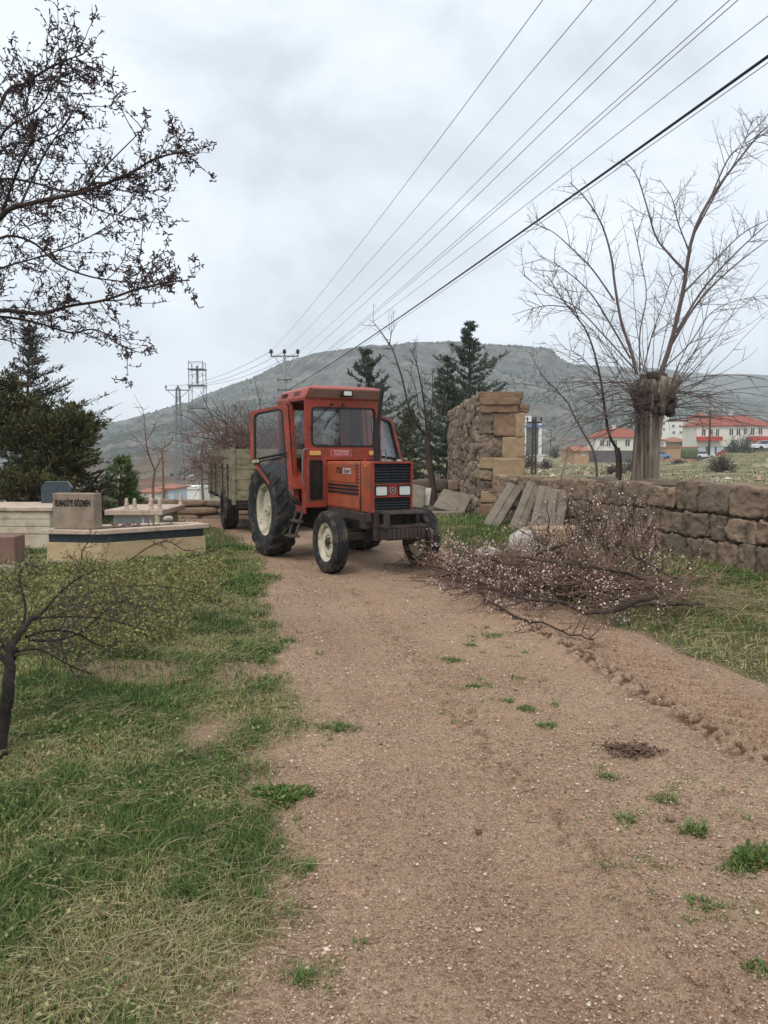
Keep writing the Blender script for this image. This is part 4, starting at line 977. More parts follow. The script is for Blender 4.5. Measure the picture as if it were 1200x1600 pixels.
def white_graves():
    z0 = -.08
    T = empty('grave', (-7.3, 12.5, z0), 0, label='long pale limestone grave with panelled side behind the lettered headstone', cat='grave')
    m = MB(); m.box((-1.2, 0, 0), (1.85, 1.3, .70)); m.build('body', 'limestone', T, .01)
    m = MB(); m.box((-1.25, -.05, .705), (1.90, 1.35, .775)); m.build('coping', 'coping_stone', T, .012)
    for i in range(3): m = MB(); m.box((-1.2, -.014, .34 + .12 * i), (1.85, -.001, .45 + .12 * i)); m.build('panel', 'limestone', T, .006)
    m = MB(); m.box((-1.3, -.06, -.1), (2.05, 1.4, .10)); m.build('plinth', 'grey_granite', T, .01)
    m = MB(); m.prism([(1.26, .775), (1.80, .775), (1.80, 1.05), (1.72, 1.16), (1.34, 1.16), (1.26, 1.05)], lambda u, v, t: (u, 1.0 + t, v), 0, .1); m.build('headstone', 'dark_granite', T, .01)
    T = empty('grave', (-4.95, 14.3, z0), 0, label='white marble grave with grey side panels and little ball topped posts', cat='grave')
    m = MB(); m.box((-.1, 0, 0), (.70, 1.5, .5)); m.build('body', 'limestone', T, .01)
    m = MB(); m.box((-.25, -.06, .5), (.83, 1.6, .60)); m.build('coping', 'coping_stone', T, .012)
    for x0, x1 in ((-.08, .42), (.47, .57), (.60, .66)): m = MB(); m.box((x0, -.012, .14), (x1, .002, .46)); m.build('panel', 'grey_granite', T, .004)
    for x in (.72,):
        m = MB(); m.lathe([(.055, 0), (.055, .06), (.035, .10), (.05, .2), (.035, .32), (.05, .42), (.06, .5)], 14, (x, 0, 0), 'z'); m.build('corner_post', 'limestone', T, 0, True)
    for x in (.14, .29, .60, .76):
        m = MB(); m.lathe([(.05, .60), (.05, .63), (.032, .65), (.045, .70), (.03, .73), (.035, .76), (.028, .80), (0, .82)], 12, (x, .02, 0), 'z'); m.build('finial', 'coping_stone', T, 0, True)
    for x in (.14, .76):
        m = MB(); m.lathe([(.05, .60), (.05, .63), (.032, .65), (.045, .70), (.03, .73), (.035, .76), (.028, .80), (0, .82)], 12, (x, 1.5, 0), 'z'); m.build('finial', 'coping_stone', T, 0, True)
    m = MB(); m.box((-.35, -.1, -.3), (.9, 1.7, .02)); m.build('plinth', 'concrete', T, .01)
    # square striped planter
    T = empty('grave_post', (-3.58, 13.5, -.05), 0, label='short square post of cream and pink stone courses behind the tan grave', cat='post')
    m = MB()
    for i in range(3): m.box((-.085, -.085, .0 + .12 * i), (.085, .085, .07 + .12 * i))
    m.build('block', 'coping_stone', T, .008)
    m = MB()
    for i in range(3): m.box((-.075, -.075, .07 + .12 * i), (.075, .075, .12 + .12 * i))
    m.box((-.10, -.10, .355), (.10, .10, .40)); m.build('band', 'travertine', T, .004)
    # brown block, bottom left
    T = empty('grave_marker', (-4.9, 9.0, -.05), rad(4), label='plain reddish brown block on a grey base at the left edge', cat='grave marker')
    m = MB(); m.box((-.55, 0, .30), (.53, .32, .63)); m.build('block', 'red_block', T, .012)
    m = MB(); m.box((-.75, -.14, -.12), (.56, .55, .30)); m.build('base', 'concrete', T, .02)
white_graves()

# ------------------------------------------------------------------ stone walls
def course_wall(name, P0, P1, top0, top1, base, thick, rows, bl, mat, seed, n, label, cat, amp=.02, gap=.02, k=6.5, cap_jit=.05, wonk=.04):
    """coursed rubble wall: rounded noisy stones before a mortar core"""
    rng = np.random.default_rng(seed); P0, P1 = np.array(P0, float), np.array(P1, float); d = P1 - P0; L = np.linalg.norm(d); d /= L
    nrm = np.array((d[1], -d[0])); ax = np.array([(d[0], d[1], 0), (nrm[0], nrm[1], 0), (0, 0, 1)])
    T = empty(name, (P0[0], P0[1], 0), 0, label=label, cat=cat); nb = NB()
    hs = np.array([rng.uniform(.8, 1.25) for _ in range(rows)]); hs = np.cumsum(hs) / hs.sum(); hs = np.concatenate([[0], hs])
    for face in (1, -1):
        for r in range(rows):
            s = -rng.uniform(0, .2)
            while s < L:
                w = rng.uniform(bl[0], bl[1]) * (hs[r + 1] - hs[r]) * rows; e = min(s + w, L + .08); mid = (s + e) / 2; f = np.clip(mid / L, 0, 1)
                tp = top0 + (top1 - top0) * f; b0 = base
                za = b0 + (tp - b0) * hs[r] + rng.normal(0, wonk * .4) * (r > 0); zb = b0 + (tp - b0) * hs[r + 1] + rng.normal(0, wonk * .4) + (rng.uniform(-cap_jit, cap_jit) if r == rows - 1 else 0)
                dp = rng.uniform(.11, .17)
                c = P0 + d * mid + nrm * face * (thick / 2 - dp + rng.uniform(.01, .05))
                wz = rng.normal(0, .025); axr = np.array([ax[0] * math.cos(wz) + ax[2] * math.sin(wz), ax[1], ax[2] * math.cos(wz) - ax[0] * math.sin(wz)])
                V, F = rblock((c[0] - P0[0], c[1] - P0[1], (za + zb) / 2), axr, ((e - s) / 2 - gap * .35, dp, (zb - za) / 2 - gap * .35), rng, n if face == 1 else 3, k, amp, 7)
                nb.add(V, F, rng.random()); s = e
    nb.build('stone', mat, T, True)
    m = MB(); q = thick / 2 - .06
    a = [(P0 + d * .03 - nrm * q) - P0, (P0 + d * (L - .03) - nrm * q) - P0, (P0 + d * (L - .03) + nrm * q) - P0, (P0 + d * .03 + nrm * q) - P0]
    m.hexa([(p[0], p[1], base) for p in a] + [(p[0], p[1], (top0 if i in (0, 3) else top1) - .05) for i, p in enumerate(a)]); m.build('core', 'mortar', T)
    return T
course_wall('stone_wall', (2.95, 18.7), (6.3, 5.95), 1.03, 1.20, -.10, .48, 3, (.30, .72), 'wall_stone', 4, 14, 'low brown field stone wall of large blocks running along the right side', 'wall', amp=.045, gap=.035, k=11)
course_wall('stone_wall', (-8.5, 20.8), (-1.2, 21.6), .34, .30, -.9, .4, 6, (1., 2.2), 'wall_stone', 9, 4, 'low grey brown stone wall at the back left behind the trailer', 'wall', amp=.012, gap=.02)
course_wall('stone_wall', (-1.0, 24.0), (2.3, 24.4), .75, .70, -.9, .4, 4, (1., 1.9), 'rubble_stone', 19, 4, 'pale rubble wall beyond the bare tree and the tractor', 'wall', amp=.03, gap=.03, cap_jit=.12)

def ruin():
    rng = np.random.default_rng(8); x0, x1, y0, y1 = 2.42, 3.56, 19.6, 28.6; top = 3.08
    T = empty('ruined_wall', (x0, y0, 0), 0, label='tall ruined wall end of rubble and tan dressed blocks under a cornice', cat='ruin')
    m = MB(); m.box((.055, .04, -.3), (x1 - x0 - .07, y1 - y0, top - .12)); m.build('core', 'rubble_mortar', T)
    nb = NB(); z = -.15; E3 = np.eye(3)
    while z < top - .02:
        hrow = rng.uniform(.13, .24); y = -.02
        while y < y1 - y0:
            w = rng.uniform(.10, .40); zz = z + rng.normal(0, .05)
            if rng.random() > .04:
                V, F = rblock((rng.uniform(.05, .13), y + w / 2, min(zz + hrow / 2, top - .06)), E3, (rng.uniform(.11, .17), w / 2 * rng.uniform(.85, 1.1), hrow / 2 * rng.uniform(.8, 1.35)), rng, 6, 5, .05, 7)
                nb.add(V, F, rng.random())
            y += w
        z += hrow
    V, F = rblock((0, 0, 0), E3, (.01, .01, .01), rng, 2); 
    nb.build('rubble_face', 'rubble_stone', T, True)
    nb = NB(); y = 0
    while y < y1 - y0:
        w = rng.uniform(.16, .3); V, F = rblock((.14, y + w / 2, top - .02), E3, (.15, w / 2, rng.uniform(.055, .075)), rng, 4, 7, .016, 6); nb.add(V, F, rng.random()); y += w
    nb.build('wall_top', 'rubble_stone', T, True)
    Wd = x1 - x0
    def blocks(name, mat, items, amp=.012, k=14, n=12):
        q = NB()
        for (a, b, c, d, pr) in items:
            V, F = rblock(((a + b) / 2, .05 - pr, (c + d) / 2), E3, ((b - a) / 2 + .007, .13, (d - c) / 2 + .007), rng, n, k, amp, 5); q = NB(); q.add(V, F, rng.random()); q.build(name, mat, T, True)
    # dressed front: (x0, x1, z0, z1, proud)
    blocks('dressed_block', 'ashlar_tan', [(.34, Wd, .64, 1.46, .05), (.58, Wd - .01, 1.462, 1.98, .045), (.90, Wd - .01, 1.982, 2.60, .045)], .022, 60)
    blocks('dressed_block', 'ashlar_tan', [(.05, .78, .33, .60, .05), (.80, Wd, .33, .60, .05), (.02, .34, 1.20, 1.46, .03)], .024, 50)
    blocks('dressed_block', 'ashlar_red', [(.36, .92, 2.02, 2.60, .02), (.02, .36, -.15, .30, .06), (.37, .8, -.15, .31, .05), (.8, Wd, -.15, .31, .05), (.25, Wd, .59, .68, .07)], .035, 40)
    blocks('exposed_core', 'rubble_stone', [(.0, .33, .60, .90, .0), (.0, .33, .90, 1.2, .02), (.0, .36, 2.05, 2.6, -.02), (.02, .30, 1.47, 1.75, -.03), (.26, .58, 1.47, 1.72, -.02), (.0, .36, 1.74, 2.04, -.04), (.34, .60, 1.72, 2.0, -.03)], .07, 9)
    blocks('cornice', 'ashlar_red', [(.02, Wd - .16, 2.61, 2.80, .06), (.0, Wd - .14, 2.80, 2.94, .10), (.0, Wd - .06, 2.945, 3.12, .05), (Wd - .16, Wd + .06, 2.62, 2.70, .06), (Wd - .15, Wd + .10, 2.70, 2.80, .09)], .03, 34)
    q = NB()
    for z in np.arange(-.1, 2.6, .45):
        for y in np.arange(.2, y1 - y0, .7): V, F = rblock((Wd - .08, y + .35, z + .22), E3, (.12, .34, .21), rng, 3, 9, .015, 5); q.add(V, F, rng.random())
    q.build('dressed_flank', 'ashlar_tan', T, True)
ruin()

# leaning and lying stone slabs
def slab(B, Tp, side, wid, th, mat='slab_stone', groove=True, seed=0, **kw):
    """B, Tp = middle of the lower and upper end of the upper face; side = width direction"""
    B, Tp = np.array(B, float), np.array(Tp, float); u = Tp - B; L = np.linalg.norm(u); u /= L
    s = np.array(side, float); s -= u * (s @ u); s /= np.linalg.norm(s); n = np.cross(u, s); 
    if n[2] < 0: n = -n
    rng = np.random.default_rng(seed); V, F = rblock((B + Tp) / 2 - n * th / 2 - B, np.array([u, s, n]), (L / 2, wid / 2, th / 2), rng, 10, 26, .008, 5)
    o = np_obj('stone_slab', V, F, mat, None, True); o.location = B
    if groove:
        m = MB(); q = lambda a, b, c: tuple(u * (a - 0) + s * b + n * c)
        m.hexa([q(.02, -wid * .10, .002), q(L - .03, -wid * .10, .002), q(L - .03, wid * .02, .002), q(.02, wid * .02, .002), q(.02, -wid * .08, .022), q(L - .03, -wid * .08, .022), q(L - .03, .0, .022), q(.02, .0, .022)])
        r = m.build('raised_rib', mat, None, .004); r.parent = o
    return tag(o, group='old stone slabs against the walls', cat='stone slab', **kw)
slab(at(766, 822, 16.3), at(806, 757, 17.2), (1, .1, .0), .34, .14, seed=1, label='narrow grey stone slab leaning farthest left beside the ruined wall')
slab(at(806, 828, 15.6), at(836, 754, 16.45), (1, .15, 0), .30, .16, seed=2, label='narrow grey slab leaning upright, second from the ruined wall')
slab(at(838, 830, 15.1), at(853, 759, 15.85), (1, -.15, 0), .30, .14, seed=3, label='grey stone slab leaning between the narrow slab and the widest one')
slab(at(863, 832, 14.65), at(876, 764, 15.25), (1, -.2, 0), .36, .15, seed=4, label='wide grey slab leaning farthest right with its thick edge showing')
slab(at(820, 823, 14.2), at(900, 823, 13.8), (0, 1, .05), .34, .30, 'ashlar_tan', False, 5, label='long tan block lying flat at the foot of the leaning slabs')
slab(at(646, 792, 20.6), at(650, 757, 21.0), (1, .2, 0), .55, .10, seed=6, groove=False, label='tall grey slab standing behind the front wheel of the tractor')
slab(at(664, 790, 21.0), at(668, 762, 21.3), (1, -.1, 0), .22, .10, 'white_stone', seed=7, groove=False, label='small pale slab standing below the bare tree')
slab(at(700, 797, 20.3), at(716, 768, 21.0), (1, .2, .15), .85, .10, seed=8, groove=False, label='broad grey slab leaning at the foot of the ruined rubble face')
slab(at(655, 800, 19.9), at(722, 799, 19.8), (0, 1, .02), .4, .10, seed=9, groove=False, label='flat slab lying on the grass in front of the ruined wall')
stone_thing('white_rock', (2.12, 11.8, .14), (.20, .17, .24), 'white_stone', 12, k=2.6, amp=.05, label='larger white rock standing at the back of the blossom branches', cat='rock')
stone_thing('white_rock', (1.55, 11.35, .05), (.20, .15, .11), 'white_stone', 13, k=2.6, amp=.05, label='low white rock lying on the grass left of the blossom branches', cat='rock')

# ------------------------------------------------------------------ bare trees
def rbranch(rng, pts, r0, lev, out, n_ch, L, w, trop, spread=.8, r_end=.3, t0=.25, taper=.55):
    out.append((pts, r0, r0 * r_end))
    if lev <= 0: return
    m = len(pts)
    for i in range(n_ch):
        t = t0 + (1 - t0) * (i + rng.random()) / n_ch; k = min(t, .98) * (m - 1); a = int(min(k, m - 2)); p = pts[a] + (pts[a + 1] - pts[a]) * (k - a)
        d = pts[a + 1] - pts[a]; d = d / np.linalg.norm(d); q = rng.normal(0, 1, 3); q -= d * (q @ d); q /= np.linalg.norm(q)
        l = L * rng.uniform(.6, 1.15) * (1.2 - .7 * t)
        c = wander(rng, p, d + q * spread * rng.uniform(.6, 1.2), l, 7, w, trop)
        rbranch(rng, c, r0 * (1 - (1 - r_end) * t) * taper, lev - 1, out, max(2, int(n_ch * .7)), L * .5, w, trop, spread, r_end, .15, taper)
def tubes_lod(polys, name, mat, parent, base):
    nb = NB()
    for lim, n in (((.02, 9), 8), ((.006, .02), 5), ((0, .006), 3)):
        s = [p for p in polys if lim[0] <= p[1] < lim[1]]
        if s: V, F = tubes(s, n); nb.add(V - base, F)
    return nb.build(name, mat, parent, True)

def overhead_tree():
    rng = np.random.default_rng(21); Y = 5.2; base = np.array((-4.3, 5.0, 0.))
    T = empty('tree', tuple(base), 0, label='budding tree whose dark spurred branches reach in from the upper left', cat='tree')
    tr = smooth_path([base + (0, 0, -.1), base + (.1, .05, 1.2), base + (.2, 0, 2.2), base + (.5, .1, 3.0)], 12)
    V, F = tubes([(tr, .16, .10)], 14); np_obj('trunk', V - base, F, 'bark_dark', T, True)
    limbs = [([(-90, 520), (-30, 440), (0, 340), (60, 315), (130, 300), (200, 272), (245, 247), (290, 237)], 5.0, .034, 1.0),
             ([(-90, 520), (-40, 500), (0, 485), (60, 490), (110, 478), (160, 470), (215, 452), (270, 440), (296, 438)], 5.2, .030, 1.0),
             ([(-60, 430), (0, 372), (50, 378), (90, 412), (140, 432), (190, 440), (232, 448)], 5.5, .020, .7),
             ([(-60, 400), (0, 165), (40, 130), (70, 110), (100, 95), (130, 85)], 4.8, .022, .8),
             ([(-60, 300), (0, 280), (50, 285), (110, 300), (160, 285), (200, 300), (265, 295)], 5.4, .018, .8),
             ([(0, 340), (30, 260), (50, 215), (42, 165), (38, 120)], 5.1, .016, .8),
             ([(30, 325), (70, 240), (105, 190), (130, 150)], 4.9, .014, .7),
             ([(-60, 500), (0, 495), (60, 505), (110, 520), (150, 515), (190, 540), (222, 552)], 5.3, .018, .6),
             ([(130, 300), (170, 255), (215, 210), (230, 195)], 5.1, .010, .6),
             ([(110, 300), (160, 330), (200, 340), (238, 360)], 5.2, .010, .5),
             ([(-60, 380), (0, 240), (50, 222), (95, 200), (120, 158)], 5.6, .016, .8),
             ([(-80, 460), (0, 420), (60, 402), (120, 380), (170, 352), (212, 318)], 5.5, .014, .7),
             ([(-60, 540), (0, 530), (40, 545), (70, 560)], 5.0, .010, .5),
             ([(-60, 350), (0, 215), (60, 170), (85, 130), (120, 108)], 5.0, .014, .8), ([(160, 470), (200, 465), (215, 430), (226, 415)], 5.2, .010, .6)]
    big, tw_ = [], []
    for P, yd, r, dens in limbs:
        w = smooth_path([at(px, py, yd + .25 * math.sin(i * 1.3 + yd * 9)) for i, (px, py) in enumerate(P)], 26); big.append((w, r * .6, r * .14))
        L = np.linalg.norm(np.diff(w, axis=0), axis=1).sum()
        tw_ += twiggy(rng, w, int(17 * L * dens), .44, .0038, 2, .16, (0, 0, .05), .9, .05)
    big.append((smooth_path([tr[-1], tr[-1] + (.1, .05, .3), at(-90, 520, 5.1)], 8), .10, .04))
    tubes_lod(big, 'limb', 'bark_dark', T, base); 
    C, sp = [], []
    for pts, r0, r1 in tw_:
        for j in range(1, len(pts)):
            for _ in range(2):
                if rng.random() < .40:
                    q = rng.normal(0, 1, 3); q /= np.linalg.norm(q); p = pts[j] + (pts[j - 1] - pts[j]) * rng.random(); e = p + q * rng.uniform(.010, .034)
                    sp.append((np.array([p, e]), .0032, .0042)); C.append(e)
                    if rng.random() < .2: C.append((p + e) / 2)
    V, F = tubes(tw_, 3); np_obj('twig', V - base, F, 'twig_dark', T)
    V, F = tubes(sp, 3); np_obj('spur', V - base, F, 'twig_dark', T)
    C = np.array(C); V, F, t = octas(C - base, rng.uniform(.0034, .0066, len(C)), rng, 1.1); np_obj('bud', V, F, 'bud', T, False, t)
overhead_tree()

def pollard():
    rng = np.random.default_rng(31); b = np.array((4.93, 14.6, -.1)); T = empty('pollard_tree', tuple(b), 0, label='thick pollarded tree with ridged grey bark and long bare shoots behind the right wall', cat='tree')
    # trunk: ridged surface of revolution
    nt, nz = 200, 110; th = np.linspace(0, 2 * math.pi, nt, endpoint=False); zz = np.linspace(0, 3.16, nz); TH, ZZ = np.meshgrid(th, zz)
    R = .93 * np.interp(ZZ, [0, .4, 1.0, 1.8, 2.3, 2.6, 2.8, 2.95, 3.08, 3.16], [.36, .29, .25, .23, .235, .28, .35, .36, .28, .02])
    tw = TH + .35 * ZZ * .5
    ridge = np.abs(np.sin(tw * 9 + 2.2 * vn(tw * 2, ZZ * .8))) ; fine = fbm(np.cos(tw) * 9, np.sin(tw) * 9, ZZ * 1.1, 5, 4)
    kn = fbm(np.cos(TH) * 2.2 + 9, np.sin(TH) * 2.2, ZZ * 2.4, 15, 3)
    R = R * (1 + .26 * (ridge ** .6 - .5) + .40 * (fine - .5) + 1.1 * (kn - .5) * ss(2.2, 2.7, ZZ) * (1 - ss(3.1, 3.16, ZZ)))
    hol = np.exp(-(((TH - 4.55) / .13) ** 2 + ((ZZ - 1.75) / .11) ** 2)); R = R * (1 - .35 * hol)
    X = R * np.cos(TH) + .16 * ss(.8, 3.2, ZZ) + .03 * np.sin(ZZ * 2); Yc = R * np.sin(TH)
    i = np.arange(nz - 1)[:, None] * nt + np.arange(nt)[None]; k = np.arange(nz - 1)[:, None] * nt + (np.arange(nt)[None] + 1) % nt
    F = np.stack([i, k, k + nt, i + nt], -1).reshape(-1, 4)
    tr = np_obj('trunk', np.stack([X.ravel(), Yc.ravel(), ZZ.ravel()], 1), F, 'bark_grey', T, True)
    V, F = tubes([(np.array([(.28, -.05, 2.66), (.40, -.12, 2.88), (.48, -.16, 3.0), (.57, -.2, 3.05)]), .13, .085), (np.array([(.565, -.2, 3.048), (.60, -.21, 3.06)]), .085, .01)], 14)
    np_obj('stub', V, F, 'bark_grey', tr, True)
    nb = NB()
    for i in range(46):
        a = rng.uniform(0, 6.28); z = rng.uniform(2.45, 3.12); q = (.30 if z < 2.95 else .20) * rng.uniform(.75, 1.1); sz = rng.uniform(.05, .12)
        V, F = rblock((.16 + q * math.cos(a), q * math.sin(a), z), np.eye(3), (sz, sz, sz * rng.uniform(.7, 1.4)), rng, 5, 3, .035, 9); nb.add(V, F)
    nb.build('knob', 'bark_dark', tr, True)
    main, thin = [], []
    W = lambda px, py, dy: at(px, py, 14.6 + dy)
    limbs = [([(1030, 590), (1050, 530), (1068, 450), (1082, 370), (1110, 310), (1150, 255), (1190, 205)], -.2, .062),
             ([(1048, 540), (1085, 480), (1120, 440), (1160, 405), (1200, 375)], .2, .034), ([(1056, 520), (1100, 450), (1150, 395), (1205, 345)], -.5, .03), ([(1066, 460), (1100, 425), (1160, 365), (1215, 338)], .5, .026),
             ([(1072, 425), (1048, 400), (1025, 370), (1010, 320), (995, 275), (975, 250)], .3, .03), ([(1078, 395), (1060, 350), (1050, 310), (1030, 280)], -.3, .018),
             ([(995, 585), (985, 545), (970, 500), (960, 440), (955, 400), (940, 350), (915, 310), (890, 285)], .1, .042), ([(960, 470), (925, 420), (890, 385), (860, 360), (820, 345)], .3, .022),
             ([(985, 560), (950, 500), (920, 455), (880, 420), (845, 400)], -.4, .024), ([(990, 575), (940, 520), (900, 480), (850, 455), (820, 430)], -.7, .018),
             ([(1000, 580), (1000, 520), (1010, 460), (1000, 400), (985, 330)], .5, .022), ([(1005, 580), (1020, 520), (1040, 465), (1050, 430)], -.6, .016),
             ([(1110, 310), (1140, 245), (1170, 225), (1210, 200)], .2, .022), ([(1082, 370), (1120, 300), (1150, 250), (1175, 190)], -.2, .022),
             ([(1025, 585), (1075, 540), (1110, 490), (1150, 470), (1205, 460)], .5, .018)]
    for P, dy, r in limbs:
        w = smooth_path([W(px, py, dy * (i + 1) / len(P) * 2) for i, (px, py) in enumerate(P)], 18); main.append((w, r * .82, r * .2))
        thin += twiggy(rng, w, int(8 + r * 230), .95, .0064, 2, .09, (0, 0, .03), .8, .2)
    # sprays of thin shoots off the head, arching over
    for i in range(64):
        a = rng.uniform(0, 6.28); p = b + np.array((.16 + .3 * math.cos(a), .3 * math.sin(a), rng.uniform(2.5, 3.1)))
        el = rng.uniform(-.2, 1.6); L = rng.uniform(1.0, 3.0)
        pts = wander(rng, p, (math.cos(a) * 1.0, math.sin(a) * .8, el), L, 12, .07, (0, 0, -.035 if el < .5 else 0.0)); thin.append((pts, .0085, .003))
        if rng.random() < .6: thin += twiggy(rng, pts, 5, .45, .006, 1, .12, (0, 0, 0), .7)
    for i in range(34):
        s = 1 if rng.random() < .5 else -1; p = b + np.array((.16 + s * rng.uniform(.2, .34), rng.uniform(-.3, .2), rng.uniform(2.2, 2.9)))
        pts = wander(rng, p, (s * 1.0, rng.uniform(-.7, .4), rng.uniform(-.3, .35)), rng.uniform(.9, 2.7), 12, .06, (0, 0, -.04)); thin.append((pts, .009, .003))
        if i % 2: thin += twiggy(rng, pts, 5, .5, .006, 1, .1, (0, 0, -.06), .6)
    # tangle of stubby twigs at the left of the head
    for i in range(170):
        p = b + np.array((rng.uniform(-.30, .0), rng.uniform(-.42, -.1), rng.uniform(2.2, 2.95))); thin.append((wander(rng, p, rng.normal(0, 1, 3) + (-.5, -.4, -.2), rng.uniform(.1, .35), 5, .35), .008, .004))
    tubes_lod(main, 'limb', 'twig_willow', T, b); tubes_lod(thin, 'shoot', 'twig_willow', T, b)
pollard()

def line_tree(name, limbs, Y, mat, seed, n_tw, tl, label, r_tw=.006, lev=1, base=None, cat='tree', trop=(0, 0, .03)):
    rng = np.random.default_rng(seed); big, thin = [], []
    for j, (P, r0, r1, dens) in enumerate(limbs):
        w = smooth_path([at(px, py, Y + (.0 if j == 0 else .35 * math.sin(i * 1.1 + j * 2))) for i, (px, py) in enumerate(P)], 18); big.append((w, r0, r1))
        if dens: thin += twiggy(rng, w, int(n_tw * dens), tl, r_tw, lev, .12, trop, .75, .2)
    b = big[0][0][0].copy()
    T = empty(name, tuple(b), 0, label=label, cat=cat)
    V, F = tubes(big[:1], 9); np_obj('trunk', V - b, F, mat, T, True)
    if big[1:]: V, F = tubes(big[1:], 6); np_obj('limb', V - b, F, mat, T, True)
    if thin: V, F = tubes(thin, 3); np_obj('twig', V - b, F, mat, T)
    return T
line_tree('sapling', [([(966, 800), (966, 765), (967, 720), (964, 700)], .068, .055, 0), ([(965, 703), (952, 680), (945, 640), (938, 590), (922, 530), (905, 500), (880, 470), (855, 430)], .032, .006, 1),
                      ([(905, 500), (893, 470), (880, 440)], .012, .005, .3), ([(890, 480), (850, 478), (800, 492)], .012, .004, .4), ([(938, 590), (905, 555), (880, 545)], .010, .004, .4)], 14.9, 'bark_dark', 41, 26, .75,
          'crooked dark sapling kinked above its stub beside the pollarded trunk', .007, 2)
line_tree('sapling', [([(934, 800), (933, 745), (927, 705), (905, 665), (888, 630)], .03, .016, .2), ([(888, 630), (870, 610), (850, 590), (835, 565), (828, 550)], .016, .005, 1), ([(905, 665), (900, 640), (885, 600)], .010, .004, .5), ([(880, 620), (850, 605), (800, 598)], .010, .004, .5)], 15.6, 'twig_willow', 42, 12, .6,
          'thin bare sapling leaning left between the ruined wall and the crooked sapling', .006, 1)
line_tree('sapling', [([(868, 800), (872, 770), (880, 735), (888, 700)], .014, .006, .4)], 14.6, 'twig_willow', 43, 6, .3, 'single thin bare stem rising in front of the leaning slabs', .005, 1)
line_tree('bare_tree', [([(680, 800), (676, 760), (670, 715), (667, 680)], .12, .085, 0), ([(667, 682), (655, 668), (640, 640), (628, 590), (615, 550), (608, 535)], .042, .014, 1), ([(608, 538), (595, 518), (583, 503)], .02, .008, .3), ([(609, 538), (612, 520), (620, 505)], .015, .006, .3),
                        ([(667, 680), (664, 640), (656, 590), (648, 560), (640, 545)], .035, .010, .9), ([(668, 682), (676, 665), (690, 640), (695, 600)], .03, .010, .7), ([(656, 650), (650, 610), (640, 580)], .018, .006, .6), ([(672, 670), (676, 620), (675, 575)], .02, .006, .7)], 23.0, 'bark_dark', 44, 15, .9,
          'bare tree with a forked grey trunk between the tractor and the ruined wall', .009, 2)
line_tree('bare_tree', [([(240, 790), (239, 760), (242, 735)], .05, .035, 0), ([(242, 735), (234, 715), (228, 690), (226, 655), (222, 636)], .028, .008, 1), ([(242, 735), (252, 715), (256, 700)], .022, .007, 1), ([(232, 712), (218, 690), (205, 680)], .02, .006, .7), ([(228, 690), (240, 670), (246, 655)], .015, .006, .7)], 24, 'twig_brown', 45, 14, .8,
          'small bare tree forked low in front of the far shed', .010, 1)
line_tree('bare_tree', [([(256, 790), (255, 750), (254, 715), (252, 700)], .04, .02, .4), ([(252, 702), (262, 695), (272, 688), (284, 690)], .02, .006, .9), ([(253, 706), (246, 700), (238, 704)], .015, .006, .6)], 25, 'twig_brown', 46, 9, .6,
          'thin bare tree beside the tapering lattice pole', .009, 1)
line_tree('bare_tree', [([(318, 800), (316, 760), (314, 720), (318, 690)], .05, .03, .5), ([(316, 740), (300, 700), (290, 670)], .02, .006, 1), ([(317, 720), (325, 690), (330, 660)], .02, .006, 1), ([(316, 750), (308, 730), (296, 715)], .015, .005, .8)], 27, 'twig_brown', 47, 14, .9,
          'bare bushy tree behind the rear of the trailer', .010, 2)

